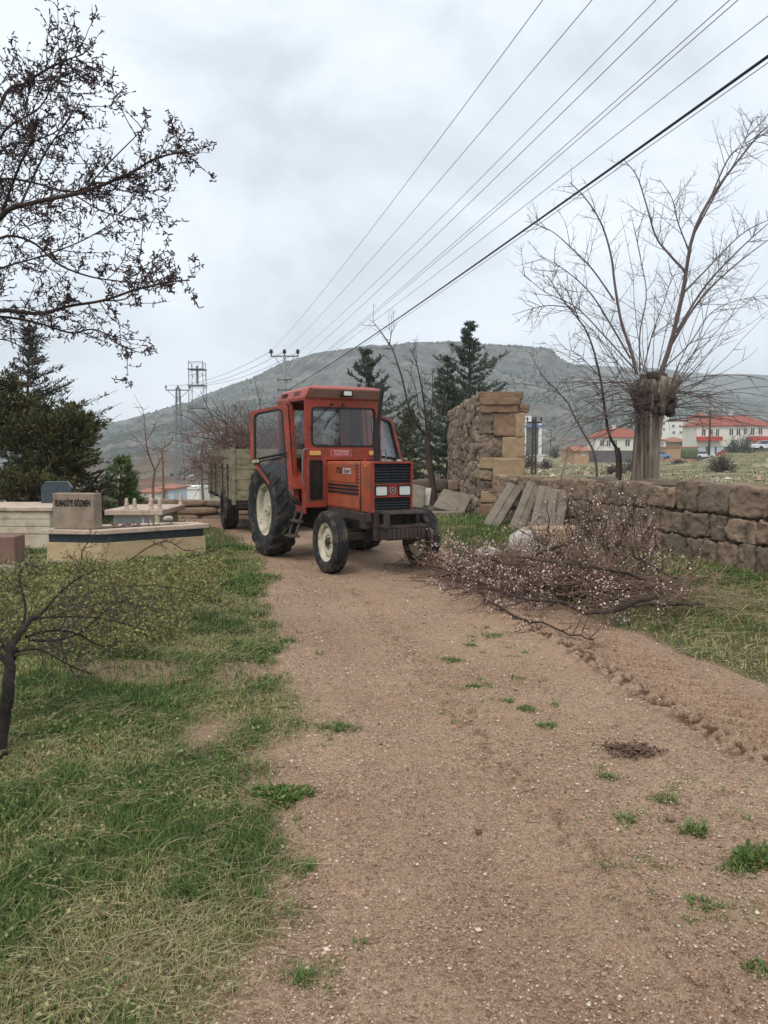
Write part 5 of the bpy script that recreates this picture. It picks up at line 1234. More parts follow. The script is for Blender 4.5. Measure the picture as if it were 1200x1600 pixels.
# ------------------------------------------------------------------ conifers
def conifer(name, px, top, bot, Y, wid, mat, seed, label, whorls=22, droop=-.15, dens=1., needle=(.16, .045), conical=1.0, rise=.25, zb=None, bare=.08, skew=0, nb_=(5, 8), fat=.62):
    rng = np.random.default_rng(seed); tp = at(px, top, Y); bs = at(px, bot, Y); zb = Hf(bs[0], Y) - .1 if zb is None else zb; base = np.array((bs[0], Y, zb)); Ht = tp[2] - zb
    T = empty(name, tuple(base), 0, label=label, cat='tree')
    tr = smooth_path([base, base + (.0, 0, Ht * .5), base + (tp[0] - bs[0], 0, Ht)], 12); V, F = tubes([(tr, max(.05, Ht * .016), .012)], 8); np_obj('trunk', V - base, F, 'bark_dark', T, True)
    br, C, Dr = [], [], []
    for i in range(whorls):
        t = bare + (1 - bare) * (i + .3 * rng.random()) / whorls; z = Ht * t; r = wid * (1 - t) ** conical * (1 + .30 * rng.normal(0, .6)) + .05
        for j in range(rng.integers(*nb_)):
            a = rng.uniform(0, 6.28); r_ = r * rng.uniform(.55, 1.2) * (1 + skew * math.cos(a)); x = (tp[0] - bs[0]) * t
            d = np.array((math.cos(a), math.sin(a), rise * t + droop))
            pts = wander(rng, base + (x, 0, z), d, r_, 7, .07, (0, 0, .045)); br.append((pts, .012 + .012 * (1 - t), .004))
            n = int(dens * (10 + 26 * r_)); k = rng.uniform(.12, 1, n) * 6; ia = np.minimum(k.astype(int), 5); p = pts[ia] + (pts[ia + 1] - pts[ia]) * (k - ia)[:, None]
            dd = pts[ia + 1] - pts[ia]; dd /= np.linalg.norm(dd, axis=1)[:, None]
            sd_ = np.cross(dd, (0, 0, 1)); sd_ /= np.linalg.norm(sd_, axis=1)[:, None] + 1e-9
            off = rng.uniform(-1, 1, n)[:, None] * sd_ * (.10 + .13 * r_) * fat * (1 - k / 7.5)[:, None]
            C.append(p + off + rng.normal(0, .02, (n, 3))); Dr.append(dd * .8 + sd_ * np.sign(off @ np.array((1., 0, 0)))[:, None] * 0 + off * 2.5 + np.array((0, 0, .12)))
    C, Dr = np.concatenate(C), np.concatenate(Dr); V, F = tubes(br, 3); np_obj('branch', V - base, F, 'bark_dark', T)
    V1, F1, t1 = leaves(C, needle[0], needle[1], rng, Dr, .1); V2, F2, t2 = leaves(C, needle[0] * .8, needle[1], rng, Dr, -.05)
    np_obj('foliage', np.concatenate([V1, V2]) - base, np.concatenate([F1, F2 + len(V1)]), mat, T, False, np.concatenate([t1, t2]))
conifer('spruce', 47, 508, 800, 19.0, 2.1, 'needle_blue', 51, 'tall thin spruce rising behind the dark juniper at the left', 27, -.10, .95, (.12, .03), .85, .45, skew=.3)
conifer('spruce', 576, 545, 800, 29, 2.9, 'needle_blue', 52, 'dark conifer rising behind the tractor cab and exhaust', 19, -.02, 1.0, (.18, .045), .72, .6)
conifer('spruce', 733, 500, 800, 33, 3.5, 'needle_blue', 53, 'tallest conifer behind the rubble face of the ruined wall', 26, -.02, 1.0, (.18, .05), .85, .55)
conifer('spruce', 699, 556, 800, 31, 2.4, 'needle_blue', 54, 'smaller conifer left of the tallest one behind the ruined wall', 19, -.02, 1.0, (.18, .045), .85, .55)
conifer('pine', 190, 714, 845, 20, 1.15, 'needle_pine', 55, 'small bushy green pine behind the white marble grave', 8, .10, 2.4, (.17, .030), .85, .45, zb=-.5, nb_=(5, 7), fat=.8)
conifer('spruce', 118, 628, 830, 17.5, 1.0, 'needle_juniper', 56, 'slender conifer with a drooping tip at the right of the dark juniper', 14, -.1, .8, (.14, .04), .5, .4)
def juniper():
    rng = np.random.default_rng(61); b = np.array((-7.6, 16.6, -.1)); T = empty('juniper', tuple(b), 0, label='broad dark juniper mass at the left edge behind the pale grave', cat='tree')
    lobes = []
    for (px, py, rx, rz, Y) in ((20, 700, 1.0, .75, 16.4), (70, 690, .75, .6, 16.2), (105, 690, .45, .45, 16.3), (45, 655, .6, .4, 17), (5, 650, .7, .55, 16.8), (95, 725, .5, .45, 16.0), (20, 765, 1.0, .42, 15.4), (50, 770, .5, .30, 15.0), (-60, 690, 1.2, .9, 16.8), (80, 745, .55, .4, 16.2), (118, 668, .32, .2, 16.4), (0, 612, .35, .3, 17.2)):
        lobes.append((at(px, py, Y), rx, rz))
    C, Dr, st = [], [], []
    for c, rx, rz in lobes:
        for i in range(int(210 * rx)):
            q = rng.normal(0, 1, 3); q /= np.linalg.norm(q); q[2] = abs(q[2]) * .9 - .25; r = rng.uniform(.62, 1.06); p = c + q * (rx, rx * .8, rz) * r
            d = q * (1, 1, .6) + np.array((0, 0, .35)) + rng.normal(0, .25, 3); L = rng.uniform(.18, .42); st.append((np.array([p - d * L * .6, p]), .008, .004))
            n = 26; k = rng.random(n)[:, None]; C.append(p + d * L * k + rng.normal(0, .045, (n, 3)) * (1.1 - k)); Dr.append(np.repeat(d[None], n, 0))
    V, F = tubes(st, 3); np_obj('branch', V - b, F, 'bark_dark', T)
    C, Dr = np.concatenate(C), np.concatenate(Dr); V, F, t = leaves(C - b, .11, .032, rng, Dr, .05); np_obj('foliage', V, F, 'needle_juniper', T, False, t)
    big = [(wander(rng, b + rng.normal(0, .5, 3) * (1, .5, 0), (rng.uniform(-.8, .9), rng.uniform(-.4, .4), 1), rng.uniform(1, 1.9), 8, .15), .05, .015) for i in range(22)]
    V, F = tubes(big, 6); np_obj('trunk', V - b, F, 'bark_dark', T, True)
juniper()

# ------------------------------------------------------------------ poles, mast, overhead lines
def atz(px, py, z): return gr(px, py, z)
def insulator(T, x, z, r=.10, h=.32, y=0):
    m = MB(); m.lathe([(r * .25, 0), (r * .3, h * .3), (r, h * .42), (r * .45, h * .5), (r * .9, h * .62), (r * .4, h * .7), (r * .75, h * .85), (0, h)], 12, (x, y, z), 'z'); m.build('insulator', 'insulator_brown', T, 0, True)
def lattice(T, name, mat, w0, w1, h, n, leg, brace, z0=0):
    m = MB(); c = lambda t, sx, sy: (sx * (w0 + (w1 - w0) * t) / 2, sy * (w0 + (w1 - w0) * t) / 2, z0 + h * t)
    for sx in (-1, 1):
        for sy in (-1, 1): m.bar(c(0, sx, sy), c(1, sx, sy), leg)
    for i in range(n):
        t0, t1 = i / n, (i + 1) / n
        for a, b in (((-1, -1), (1, -1)), ((1, -1), (1, 1)), ((1, 1), (-1, 1)), ((-1, 1), (-1, -1))):
            p, q = (a, b) if i % 2 else (b, a)
            m.bar(c(t0, *p), c(t1, *q), brace); m.bar(c(t1, *a), c(t1, *b), brace)
    m.build(name, mat, T)
def pole_one():
    p = at(444.5, 551, 62); zb = Hf(p[0], 62) - .2; T = empty('utility_pole', (p[0], 62, zb), 0, label='utility pole with three insulators on a braced crossarm rising above the tractor cab', cat='utility pole')
    h = 9.35 - zb; m = MB(); m.cyl((0, 0, 0), (0, 0, h), .17, .10, 12); m.build('shaft', 'concrete_pole', T, 0, True)
    m = MB(); m.box((-1.12, -.06, h - .05), (1.12, .06, h + .06)); m.bar((-.78, 0, h), (-.03, 0, h - 1.3), .05); m.bar((.78, 0, h), (.03, 0, h - 1.3), .05); m.build('crossarm', 'steel_pole', T)
    for z in (h - 1.9, h - 2.7): m = MB(); m.box((-.52, -.15, z), (.52, -.09, z + .07)); m.box((-.55, -.16, z - .08), (-.49, -.08, z + .16)); m.box((.49, -.16, z - .08), (.55, -.08, z + .16)); m.build('bracket', 'dark_rust', T)
    for x in (-1.06, 0, 1.06): insulator(T, x, h + .06, .20, .52)
    return p
pole_one()
def pole_two():
    Y = 97; p = at(278, 606, Y); zb = -5.2; T = empty('utility_pole', (p[0], Y, zb), 0, label='tapering grey lattice pole with a three insulator crossarm left of the trailer', cat='utility pole')
    h = p[2] - zb; lattice(T, 'shaft', 'steel_pole', 1.25, .38, h, 22, .10, .045)
    m = MB(); m.box((-1.55, -.08, h - .35), (1.55, .08, h - .22)); m.bar((-1.3, 0, h - .35), (-.25, 0, h - 1.3), .06); m.bar((1.3, 0, h - .35), (.25, 0, h - 1.3), .06); m.build('crossarm', 'steel_pole', T)
    for x in (-1.5, 0, 1.5): insulator(T, x, h - .22, .16, .55)
pole_two()
def mast():
    Y = 118; p = at(308, 567, Y); zb = -5.2; T = empty('lattice_tower', (p[0], Y, zb), 0, label='tall open lattice mast with three platforms left of the tractor', cat='tower')
    h = p[2] - zb; lattice(T, 'frame', 'steel_pole', 2.5, 2.1, h, 11, .085, .04)
    for py in (578, 603, 638, 722):
        z = at(308, py, Y)[2] - zb; m = MB(); m.box((-1.25, -1.25, z), (1.25, 1.25, z + .10)); m.build('platform', 'steel_pole', T)
    m = MB()
    for sx in (-1, 1): m.bar((sx * 1.05, -1.05, h), (sx * 1.05, -1.05, h + .4), .06); 
    m.cyl((0, 0, h - 3.2), (0, 0, h - .4), .18, .18, 10); m.bar((-1.05, -1.05, h + .05), (1.05, -1.05, h + .05), .06); m.build('antenna', 'steel_pole', T)
mast()
def small_pole(px, top, base, Y, label, mat='dark_rust', r=.14, arm=1.0, n_in=3, lat=False):
    p = at(px, top, Y); b = at(px, base, Y); T = empty('utility_pole', (p[0], Y, b[2]), 0, label=label, cat='utility pole'); h = p[2] - b[2]
    if lat: lattice(T, 'shaft', mat, r * 3.2, r * 2, h, 10, .07, .035)
    else: m = MB(); m.cyl((0, 0, 0), (0, 0, h), r, r * .7, 10); m.build('shaft', mat, T, 0, True)
    if arm:
        m = MB(); m.box((-arm, -.05, h - .45), (arm, .05, h - .33)); m.build('crossarm', mat, T)
        for x in np.linspace(-arm * .94, arm * .94, n_in): insulator(T, x, h - .33, .11, .36)
small_pole(141, 690, 782, 112, 'small grey pole with a short crossarm just right of the dark juniper', 'steel_pole', .2, 1.0, 4)
small_pole(167, 731, 768, 150, 'short dark pole with a wide crossarm behind the small green pine', 'dark_rust', .35, 1.5, 5)
small_pole(835, 652, 748, 58, 'dark lattice pole standing just right of the ruined wall', 'dark_rust', .10, .55, 2, True)
small_pole(872, 664, 714, 170, 'pale plain pole beyond the field right of the ruined wall', 'concrete_pole', .17, 0)
small_pole(861, 670, 716, 190, 'thin dark pole beyond the field beside the pale plain pole', 'dark_rust', .14, .7, 2)
small_pole(1110, 641, 712, 140, 'dark pole in front of the long red roofed house', 'dark_rust', .22, .8, 3)
def street_lamp():
    Y = 80; p = at(290, 748, Y); b = at(290, 790, Y); T = empty('street_lamp', (p[0], Y, b[2]), 0, label='small street lamp with a curved arm beside the lattice pole', cat='street lamp'); h = p[2] - b[2]
    m = MB(); m.tube([(0, 0, 0), (0, 0, h * .8), (.06, 0, h), (.30, 0, h + .25), (.5, 0, h + .33)], .045, 8); m.build('post', 'concrete_pole', T, 0, True)
    m = MB(); m.hexa([(.40, -.12, h + .24), (.85, -.12, h + .32), (.85, .12, h + .32), (.40, .12, h + .24), (.42, -.10, h + .36), (.82, -.10, h + .44), (.82, .10, h + .44), (.42, .10, h + .36)]); m.build('lamp_head', 'plaster_white', T, .02)
street_lamp()
def wire(a, q, r, mat, label, c=1.2, yend=-16, name='power_line', cat='power line'):
    a, q = np.array(a), np.array(q); k = (yend - a[1]) / (q[1] - a[1]); t = np.linspace(0, k, 60)[:, None]
    P = a + (q - a) * t; P[:, 2] += (c * t * (t - 1))[:, 0]
    V, F = tubes([(P, r, r)], 6); o = np_obj(name, V - a, F, mat, None, True); o.location = a; tag(o, label, cat, 'overhead lines crossing the sky')
wire(at(423, 549, 62), atz(848, 0, 9.0), .0075, 'cable_grey', 'leftmost thin overhead wire crossing the sky', 1.3)
wire(at(444.5, 549, 62), atz(925, 0, 9.0), .0075, 'cable_grey', 'second thin overhead wire from the left', 1.2)
wire(at(466, 550, 62), atz(1025, 0, 9.0), .0075, 'cable_grey', 'third thin overhead wire from the left', 1.1)
wire(at(437, 591, 61.9), atz(1058, 0, 8.6), .0075, 'cable_grey', 'fourth thin overhead wire from the left', 1.0)
wire(at(454, 591, 61.9), atz(1140, 0, 8.4), .0075, 'cable_grey', 'fifth thin overhead wire, left one of a close pair', .9)
wire(at(456, 592, 61.9), atz(1153, 0, 8.4), .0075, 'cable_grey', 'right one of the close pair of thin overhead wires', .9)
wire(at(437, 607, 61.9), atz(1200, 25, 8.0), .007, 'cable_grey', 'thin overhead wire just above the thick black cable', .8)
wire(at(454, 607, 61.9), atz(1200, 88, 6.6), .021, 'cable_black', 'thick black cable sweeping down from the upper right corner', .75, name='cable', cat='cable')
wire(at(455, 609, 61.9), atz(1200, 98, 6.55), .006, 'cable_grey', 'faint thin wire running just under the thick black cable', .8)
def span(a, b, label, sag=.8):
    a, b = np.array(a), np.array(b); t = np.linspace(0, 1, 24)[:, None]; P = a + (b - a) * t; P[:, 2] -= (4 * sag * t * (1 - t))[:, 0]
    V, F = tubes([(P, .018, .018)], 5); o = np_obj('power_line', V - a, F, 'cable_grey', None, True); o.location = a; tag(o, label, 'power line', 'wires between the two poles')
span(at(423, 549, 62), at(260, 602, 97), 'far wire from the braced pole to the left end of the lattice pole crossarm')
span(at(444.5, 549, 62), at(278, 603, 97), 'far wire from the braced pole to the middle of the lattice pole crossarm')
span(at(466, 550, 62), at(296, 602, 97), 'far wire from the braced pole to the right end of the lattice pole crossarm')

# ------------------------------------------------------------------ village
def house(name, px0, px1, Y, base, eave, ridge, depth, wall, roof, wins, label, cat='house', over=.5, flat_roof=False, low=None, rz=0, extra=None, gable=False, chim=None):
    a, b = at(px0, base, Y), at(px1, base, Y); k = Y / 1200.; w = b[0] - a[0]; h = (base - eave) * k; hr = (eave - ridge) * k; T = empty(name, (a[0], Y, a[2]), rz, label=label, cat=cat)
    X = lambda px: (px - px0) * k; Zp = lambda py: (base - py) * k
    m = MB(); m.box((0, 0, -1.2), (w, depth, h)); m.build('wall', wall, T)
    if low: m = MB(); m.box((-.03, -.06, -1.2), (w + .03, depth, Zp(low[0]))); m.build('lower_wall', low[1], T)
    if flat_roof: m = MB(); m.box((-.15, -.15, h), (w + .15, depth + .15, h + .25)); m.build('roof', roof, T)
    else:
        o = over; r = min(depth, w) * (.5 if not gable else 0); m = MB()
        P = [(-o, -o, h), (w + o, -o, h), (w + o, depth + o, h), (-o, depth + o, h), (max(r, -o) if not gable else -o, depth / 2, h + hr), (w - r if not gable else w + o, depth / 2, h + hr)]
        P += [(x, y, z - .14) for x, y, z in P[:4]]
        m.add(P, [(0, 1, 5, 4), (1, 2, 5), (2, 3, 4, 5), (3, 0, 4), (0, 6, 7, 1), (1, 7, 8, 2), (2, 8, 9, 3), (3, 9, 6, 0), (9, 8, 7, 6)]); rf = m.build('roof', roof, T)
        if chim: m = MB(); m.box((X(chim) - .35, depth * .45, h + hr * .6), (X(chim) + .35, depth * .45 + .7, h + hr + .7)); m.build('chimney', 'plaster_white', rf)
    for (x0, x1, y0, y1) in wins:
        m = MB(); m.box((X(x0), -.05, Zp(y1)), (X(x1), .02, Zp(y0))); f = m.build('window', 'window_dark', T)
        m = MB(); t = .07; x0_, x1_, z0_, z1_ = X(x0), X(x1), Zp(y1), Zp(y0)
        for q in ((x0_ - t, z0_ - t, x0_, z1_ + t), (x1_, z0_ - t, x1_ + t, z1_ + t), (x0_, z1_, x1_, z1_ + t), (x0_ - .12, z0_ - t - .03, x1_ + .12, z0_), ((x0_ + x1_) / 2 - .03, z0_, (x0_ + x1_) / 2 + .03, z1_)): m.box((q[0], -.09, q[1]), (q[2], -.01, q[3]))
        m.build('frame', 'plaster_white', f)
    return T, X, Zp
house('house', 930, 1008, 150, 723, 683, 669, 6, 'plaster_cream', 'roof_tile', [(937, 943, 688, 697), (947, 953, 688, 697), (958, 963, 688, 697), (976, 983, 687, 697), (1000, 1006, 687, 697)], 'pale yellow house with a red roof and grey basement left of the pollarded trunk', low=(704, 'wall_dark'), chim=965)
T_, X_, Z_ = house('house', 1088, 1203, 165, 716, 665, 648, 8, 'plaster_cream', 'roof_tile', [(1095, 1101, 671, 681), (1107, 1112, 671, 681), (1117, 1122, 671, 681), (1138, 1144, 670, 680), (1149, 1155, 670, 680), (1160, 1165, 670, 679), (1171, 1177, 669, 679), (1183, 1189, 669, 679)],
      'long cream house with a red hipped roof and red balconies at the right', low=(698, 'wall_dark'), chim=1152)
for x0, x1 in ((1087, 1124), (1167, 1199)): m = MB(); m.box((X_(x0), -1.3, Z_(689)), (X_(x1), -.02, Z_(682.5))); m.build('balcony', 'balcony_red', T_)
for x0, x1 in ((1090, 1102), (1106, 1116), (1119, 1130)): m = MB(); m.box((X_(x0), -.10, Z_(712)), (X_(x1), -.03, Z_(698.5))); m.build('shop_window', 'plaster_blue', T_)
house('house', 1086, 1118, 205, 708, 655, 644, 9, 'plaster_cream', 'roof_tile', [], 'red roofed house peeping up behind the long cream house')
house('apartment_building', 1029, 1044, 235, 700, 651, 651, 9, 'plaster_white', 'plaster_white', [(1035, 1038, 653, 656), (1035, 1038, 659, 664), (1035, 1038, 669, 673), (1031, 1034, 676, 680)], 'narrow tall white building just right of the pollarded trunk', 'building', flat_roof=True)
house('apartment_building', 1044, 1071, 245, 700, 659, 657, 9, 'plaster_white', 'roof_brown', [(1049, 1053, 664, 668), (1060, 1063, 664, 668), (1050, 1054, 674, 678), (1061, 1065, 674, 678)], 'lower white building with a brown flat roof beside the narrow tall one', 'building', flat_roof=True)
house('house', 1025, 1040, 200, 706, 688, 684, 6, 'plaster_white', 'roof_tile', [(1033, 1036, 692, 697)], 'small white house partly hidden by the pollarded trunk', low=None)
house('shed', 1041, 1090, 160, 721, 700, 698, 6, 'brick_hut', 'roof_brown', [], 'low open stone shed before the long cream house', 'shed', flat_roof=True)
house('house', 1040, 1075, 215, 702, 690, 682, 7, 'wall_stone', 'roof_brown', [], 'old stone house with a brown roof between the white buildings and the shed')
house('shed', 898, 920, 120, 727, 704, 697, 6, 'brick_hut', 'roof_brown', [(909, 913, 706, 711)], 'small tan brick hut left of the pale yellow house', 'shed', over=.3, gable=True)
house('shed', 888, 900, 150, 721, 704, 702, 6, 'brick_hut', 'roof_brown', [], 'tiny pale hut behind the tan brick hut', 'shed', flat_roof=True)
T_, X_, Z_ = house('industrial_building', 816, 842, 235, 706, 664, 662, 8, 'wall_dark', 'tarp_blue', [], 'grey blue building with pale columns half hidden by the ruined wall', 'building', flat_roof=True)
for x0, x1 in ((816, 821), (840.5, 845)): m = MB(); m.box((X_(x0), -.9, -1), (X_(x1), -.1, Z_(662))); m.build('column', 'plaster_white', T_)
m = MB(); m.box((X_(814), -1.2, Z_(668)), (X_(849), -.05, Z_(664.5))); m.build('canopy', 'tarp_blue', T_)
m = MB(); m.box((X_(822), .5, Z_(660)), (X_(830), 3, Z_(650))); m.build('roof_tank', 'plaster_white', T_)
house('house', 838, 850, 160, 724, 712, 710, 6, 'plaster_white', 'plaster_white', [], 'tiny white house near the dark lattice pole', flat_roof=True)
house('house', 780, 806, 230, 712, 694, 688, 8, 'plaster_white', 'roof_tile', [], 'far white house behind the ruined wall')
house('shed', 218, 247, 72, 790, 768, 762, 5, 'plaster_white', 'roof_brown', [(226, 229, 771, 776)], 'low white shed with a brown tiled roof beyond the back wall', 'shed', over=.3)
house('shed', 246, 272, 74, 790, 762, 757, 5, 'plaster_blue', 'roof_brown', [], 'pale blue shed beside the low white shed', 'shed', over=.3)
house('shed', 276, 312, 86, 786, 764, 762, 5, 'plaster_white', 'plaster_white', [], 'long white flat roofed shed behind the trailer', 'shed', flat_roof=True)
def car(px, py, Y, mat, label, L=4.2, rz=0):
    p = at(px, py, Y); T = empty('parked_car', tuple(p), rz, label=label, cat='car')
    m = MB(); m.prism(rpoly([(-L / 2, .3), (L / 2, .3), (L / 2, .75), (L * .33, .88), (-L * .46, .92), (-L / 2, .75)], .1, 3), lambda u, v, t: (u, t, v), -.8, .8); m.build('body', mat, T, .05, True)
    m = MB(); m.hexa([(-L * .40, -.72, .9), (L * .26, -.72, .9), (L * .26, .72, .9), (-L * .40, .72, .9), (-L * .26, -.6, 1.42), (L * .08, -.6, 1.42), (L * .08, .6, 1.42), (-L * .26, .6, 1.42)]); m.build('cabin', 'window_dark', T, .05)
    m = MB(); m.box((-L * .26, -.6, 1.42), (L * .08, .6, 1.47)); m.build('roof', mat, T, .02)
    for x in (-L * .3, L * .3):
        for y in (-.75, .75): m = MB(); m.cyl((x, y - .1, .31), (x, y + .1, .31), .31, .31, 14); m.build('wheel', 'rubber', T)
car(1031, 717, 150, 'car_blue', 'blue car parked just right of the pollarded trunk'); car(1198, 703, 120, 'car_white', 'white car at the right edge above the grassy mound'); car(1140, 713, 158, 'car_red', 'red car parked in front of the long cream house', 4.6); car(1100, 716, 160, 'car_white', 'white car parked by the shop windows of the long cream house')
def fence_run():
    p = at(1122, 715, 150); T = empty('fence', tuple(p), 0, label='red panel fence before the long cream house', cat='fence')
    for i in range(5): m = MB(); m.box((i * .95, -.03, .1), (i * .95 + .9, .03, 1.1)); m.build('panel', 'balcony_red', T)
    for i in range(6): m = MB(); m.box((i * .95 - .06, -.05, -.3), (i * .95 - .01, .05, 1.2)); m.build('post', 'dark_rust', T)
fence_run()
stone_thing('covered_stack', tuple(at(1077, 711, 130) + (0, 0, .2)), (1.3, .8, .85), 'tarp_green', 77, n=8, k=6, amp=.12, fr=1.2, label='stack under a green cover beside the low stone shed', cat='covered stack')
def far_bush(px, py, Y, rx, rz, mat, seed, label, n=1400, leaf=.16):
    rng = np.random.default_rng(seed); p = at(px, py, Y); T = empty('bush', tuple(p), 0, label=label, cat='bush'); st, C = [], []
    for i in range(70):
        a = rng.uniform(0, 6.28); e = rng.uniform(.15, 1.5); d = (math.cos(a) * math.cos(e) * rx, math.sin(a) * math.cos(e) * rx, math.sin(e) * rz); L = np.linalg.norm(d) * rng.uniform(.7, 1.05)
        w = wander(rng, (0, 0, 0), d, L, 6, .15); st.append((w, .03, .012)); C.append(w[2:] )
    C = np.concatenate(C); C = C[rng.integers(0, len(C), n)] + rng.normal(0, .12, (n, 3)); V, F = tubes(st, 3); np_obj('stem', V, F, 'bark_dark', T)
    V, F, t = leaves(C, leaf, leaf * .35, rng); np_obj('foliage', V, F, mat, T, False, t)
far_bush(1129, 741, 66, 1.6, 1.7, 'bush_dark', 81, 'rounded dark leafless bush in the field at the right', 2600)
far_bush(1146, 712, 150, 1.5, 3.6, 'needle_blue', 82, 'left of two small conifers before the long cream house', 1500, .35); far_bush(1165, 712, 150, 1.9, 4.6, 'needle_blue', 83, 'right and taller of two small conifers before the long cream house', 1800, .35)
for i, (px, py, Y, rx, rz, lab) in enumerate([(990, 735, 75, 2.0, 1.2, 'low grey brown bush behind the crooked sapling'), (868, 716, 140, 1.8, 2.4, 'dark bush below the pale plain pole'), (960, 742, 60, 1.1, .7, 'low brown bush in the field by the crooked sapling'), (1060, 728, 95, 1.4, .8, 'low bush in the field right of the pollarded trunk'), (852, 735, 80, 1.2, 1.2, 'brown bush just right of the dark lattice pole'), (826, 740, 75, 1.4, 2.4, 'tall brown bush at the edge of the ruined wall')]):
    far_bush(px, py, Y, rx, rz, 'bush_dark', 90 + i, lab, 900, .2)
conifer('spruce', 640, 640, 790, 40, 1.6, 'needle_juniper', 57, 'conifer seen low between the tractor and the bare tree', 16, -.05, 1.0, (.22, .07), .6, .5)
# rubble strewn over the field
def field_debris():
    rng = np.random.default_rng(17); n = 1500; Y = rng.uniform(24, 120, n) ** 1.0; X = Y * rng.uniform(.0, .62, n); k = fbm(X * .12, Y * .12, None, 90, 3) > .5; X, Y = X[k], Y[k]
    V, F, t = octas(np.stack([X, Y, H0(X, Y) + .02], 1), rng.uniform(.05, .28, len(X)), rng, .55); tag(np_obj('rubble', V, F, 'pebble', None, False, t), 'pale rubble and stones strewn over the field', 'rubble', kind='stuff')
field_debris()

# ------------------------------------------------------------------ cut blossom branches on the right
def blossom_heap():
    rng = np.random.default_rng(71); b = np.array((2.0, 8.6, 0.)); T = empty('branch_heap', tuple(b), 0, label='heap of cut branches covered in pale pink blossom on the right of the road', cat='branches')
    big, thin = [], []
    for P, r in (([(1024, 930, .30), (985, 945, .22), (930, 958, .10), (880, 945, .15), (800, 930, .2), (740, 905, .25)], .034), ([(1100, 947, .10), (1040, 945, .15), (975, 943, .18), (900, 925, .3)], .026),
                 ([(975, 818, .75), (965, 850, .5), (955, 880, .25), (950, 910, .1)], .04), ([(912, 842, .62), (850, 862, .5), (794, 880, .3), (730, 890, .2), (660, 880, .15)], .028), ([(745, 925, .1), (800, 960, .05), (880, 985, .04), (930, 1000, .05)], .02),
                 ([(1010, 905, .4), (950, 890, .5), (880, 880, .55), (800, 870, .5)], .024), ([(1060, 905, .3), (1010, 880, .5), (975, 840, .75), (950, 790, 1.0)], .018)):
        w = smooth_path([gr(px, py, z) for px, py, z in P], 16); big.append((w, r * .8, r * .25)); thin += twiggy(rng, w, 16, .55, .006, 2, .15, (0, 0, .02), .9, .1)
    for i in range(62):
        u = rng.random(); c = np.array((2.75, 8.0)) * (1 - u) + np.array((1.55, 8.9)) * u + rng.normal(0, .30, 2)
        a = rng.normal(rad(152), .48); L = rng.uniform(.7, 1.6) * (1.1 - .4 * u); z = abs(rng.normal(.10, .10)) + .05
        w = wander(rng, (c[0], c[1], z), (math.cos(a), math.sin(a) * .75, rng.uniform(-.02, .28)), L, 10, .10, (0, 0, -.04)); w[:, 2] = np.maximum(w[:, 2], .03)
        big.append((w, rng.uniform(.010, .02), .005)); thin += twiggy(rng, w, 12, .5, .0055, 2, .16, (0, 0, .025), .9, .1)
    for i in range(46):   # shoots standing up before the wall
        c = np.array((2.75, 9.2)) + rng.normal(0, (.5, .45)); a = rng.uniform(0, 6.28); w = wander(rng, (c[0], c[1], rng.uniform(.1, .5)), (.5 * math.cos(a), .4 * math.sin(a), 1), rng.uniform(.4, .85), 8, .12)
        big.append((w, .009, .004)); thin += twiggy(rng, w, 7, .32, .0045, 1, .16, (0, 0, .03), .8, .1)
    for i in range(16):   # thin whips on the road towards the tractor wheel
        c = np.array((.9, 9.9)) + rng.normal(0, (.35, .35)); a = rng.normal(rad(165), .5); w = wander(rng, (c[0], c[1], .06), (math.cos(a), math.sin(a), .12), rng.uniform(.4, .9), 8, .14, (0, 0, -.07)); w[:, 2] = np.maximum(w[:, 2], .02)
        big.append((w, .008, .003)); thin += twiggy(rng, w, 9, .32, .0045, 1, .18, (0, 0, .03), .9, .1)
    for i in range(760):   # brushwood mat underneath
        u = rng.random(); c = np.array((2.7, 7.9)) * (1 - u) + np.array((1.3, 9.2)) * u + rng.normal(0, .36, 2); a = rng.uniform(0, 6.28); thin.append((wander(rng, (c[0], c[1], rng.uniform(.02, .3)), (math.cos(a), math.sin(a), rng.uniform(-.1, .25)), rng.uniform(.4, 1.0), 6, .2), .007, .003))
    for w, r0, r1 in big: w[1:] += rng.normal(0, .012, w[1:].shape); w[:, 2] = np.maximum(w[:, 2], r0)
    tubes_lod(big, 'branch', 'bark_dark', T, b)
    thin = [(np.concatenate([p[:, :2], np.maximum(p[:, 2:], .015)], 1), r0, r1) for p, r0, r1 in thin]
    V, F = tubes(thin, 3); np_obj('twig', V - b, F, 'twig_brown', T)
    pts = np.concatenate([p[1:] for p, _, _ in thin]); n = 8500; pick = rng.random(len(pts)) < np.clip((fbm(pts[:, 0] * 2.2, pts[:, 1] * 2.2, pts[:, 2] * 2.5, 3, 3) - .40) * 4.5, .03, 1)
    pts = pts[pick]; C = pts[rng.integers(0, len(pts), n)] + rng.normal(0, .016, (n, 3)); C[:, 2] = np.maximum(C[:, 2], .02)
    # a blossom: five petals round a cup
    nrm = rng.normal(0, 1, (n, 3)) + np.array((0, -.5, .5)); nrm /= np.linalg.norm(nrm, axis=1)[:, None]; u = np.cross(nrm, rng.normal(0, 1, (n, 3))); u /= np.linalg.norm(u, axis=1)[:, None]; v = np.cross(nrm, u); R = rng.uniform(.0055, .0135, n)[:, None]
    Vs = [C - nrm * R * .4]
    for j in range(10):
        a = j * math.pi / 5; k = 1. if j % 2 == 0 else .58; Vs.append(C + (u * math.cos(a) + v * math.sin(a)) * R * k + nrm * R * .25 * k)
    V = np.stack(Vs, 1).reshape(-1, 3); q = np.array([(0, 10 if j == 0 else 2 * j, 2 * j + 1, 2 * j + 2) for j in range(5)])
